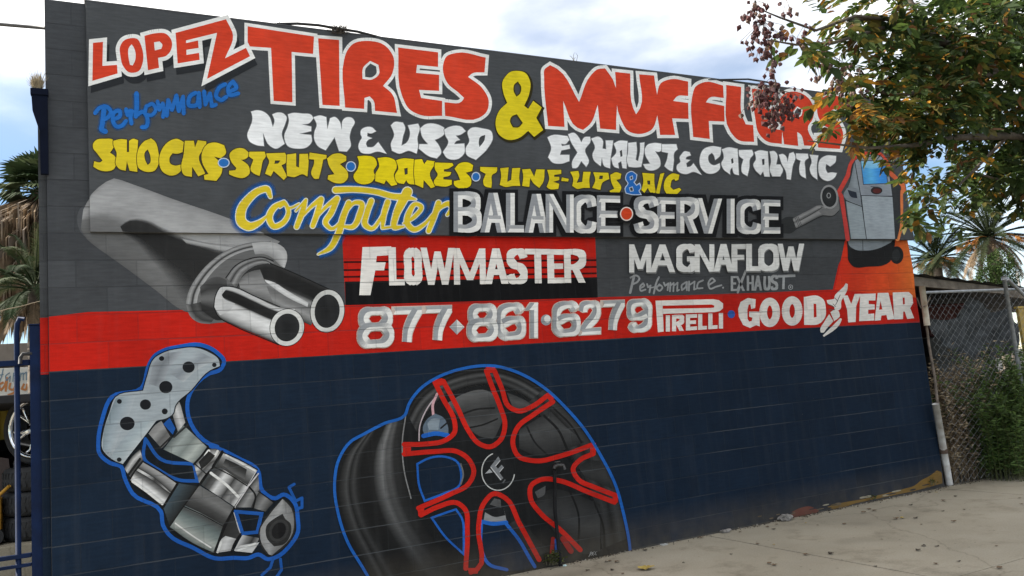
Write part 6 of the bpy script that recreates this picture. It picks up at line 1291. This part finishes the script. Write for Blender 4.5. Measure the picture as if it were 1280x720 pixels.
# red car behind the gate, only its nose in view
cx, cy0 = at(17, 570, 4.6).x, 4.6; zc = at(8, 553, 4.6).z
car = empty('parked_car', (cx-2.1, cy0+0.85, 0.58)); tag(car, 'dark maroon car whose bonnet shows between the gate bars', 'car')
b = MB(); prof = [(0, .25), (-.05, .62), (-1.05, .78), (-1.7, 1.22), (-3.1, 1.24), (-3.9, .84), (-4.25, .8), (-4.3, .3)]; prof = [(cx+x, 0.58+(z_-.25)*(zc-0.58)/0.50*0.9+0.12) for x, z_ in prof]
for s_ in range(len(prof)-1): (xa_, za_), (xb_, zb2) = prof[s_], prof[s_+1]; b.quad((xa_, cy0, za_), (xa_, cy0+1.7, za_), (xb_, cy0+1.7, zb2), (xb_, cy0, zb2))
for y in (cy0, cy0+1.7): b.quad(*[(x, y, z_) for x, z_ in (prof if y == cy0 else prof[::-1])])
b.quad((prof[0][0], cy0, prof[0][1]), (prof[-1][0], cy0, prof[-1][1]), (prof[-1][0], cy0+1.7, prof[-1][1]), (prof[0][0], cy0+1.7, prof[0][1]))
b.build('body', mat('car_maroon', (0.07, 0.014, 0.016), 0.3, var=0.15, spec=0.6), car, bevel=0.05)
b = MB(); b.box((cx-3.0, cy0-0.006, prof[2][1]+.03), (cx-1.75, cy0-0.001, prof[3][1]-.05)); b.build('window', mat('car_glass', (0.02, 0.022, 0.025), 0.1), car)
for x in (-0.85, -3.4):
    b = MB(); tyre_mesh(b, Matrix.Translation((cx+x, cy0+0.09, 0.58+.30)) @ Matrix.Rotation(R(90), 4, 'X'), .30, .19, .19); b.build('wheel', M_RUB, car, smooth=True)
b = MB(); b.box((cx-0.02, cy0+0.1, prof[1][1]-.18), (cx+0.05, cy0+1.6, prof[1][1]-.03)); b.build('bumper', mat('bumper_grey', (0.35, 0.34, 0.33), 0.4), car, bevel=0.02)
# yellow floor jack
j0 = at(-6, 632, 2.6); jk = empty('floor_jack', (j0.x, 2.6, 0.58)); tag(jk, 'orange yellow trolley jack with its handle tilted up beside the tyre stack', 'jack'); M_JK = mat('jack_yellow', (0.52, 0.27, 0.03), 0.5, var=0.25)
za = at(-2, 622, 2.6); b = MB(); b.box((j0.x-0.25, 2.5, 0.66), (za.x+0.03, 2.7, za.z)); b.build('body', M_JK, jk, bevel=0.02)
b = MB(); b.tube([at(-2, 620, 2.55), at(12, 607, 2.5)], 0.016, 8); b.build('handle', M_JK, jk, smooth=True)
for x in (-0.2, 0.0):
    b = MB(); b.lathe([(0.02, -.12), (.08, -.12), (.08, .12), (.02, .12)], Matrix.Translation((j0.x+x, 2.6, 0.66)) @ Matrix.Rotation(R(90), 4, 'X'), 16, closed=True); b.build('wheel', M_RUB, jk)
SC.cycles.transparent_max_bounces = 48
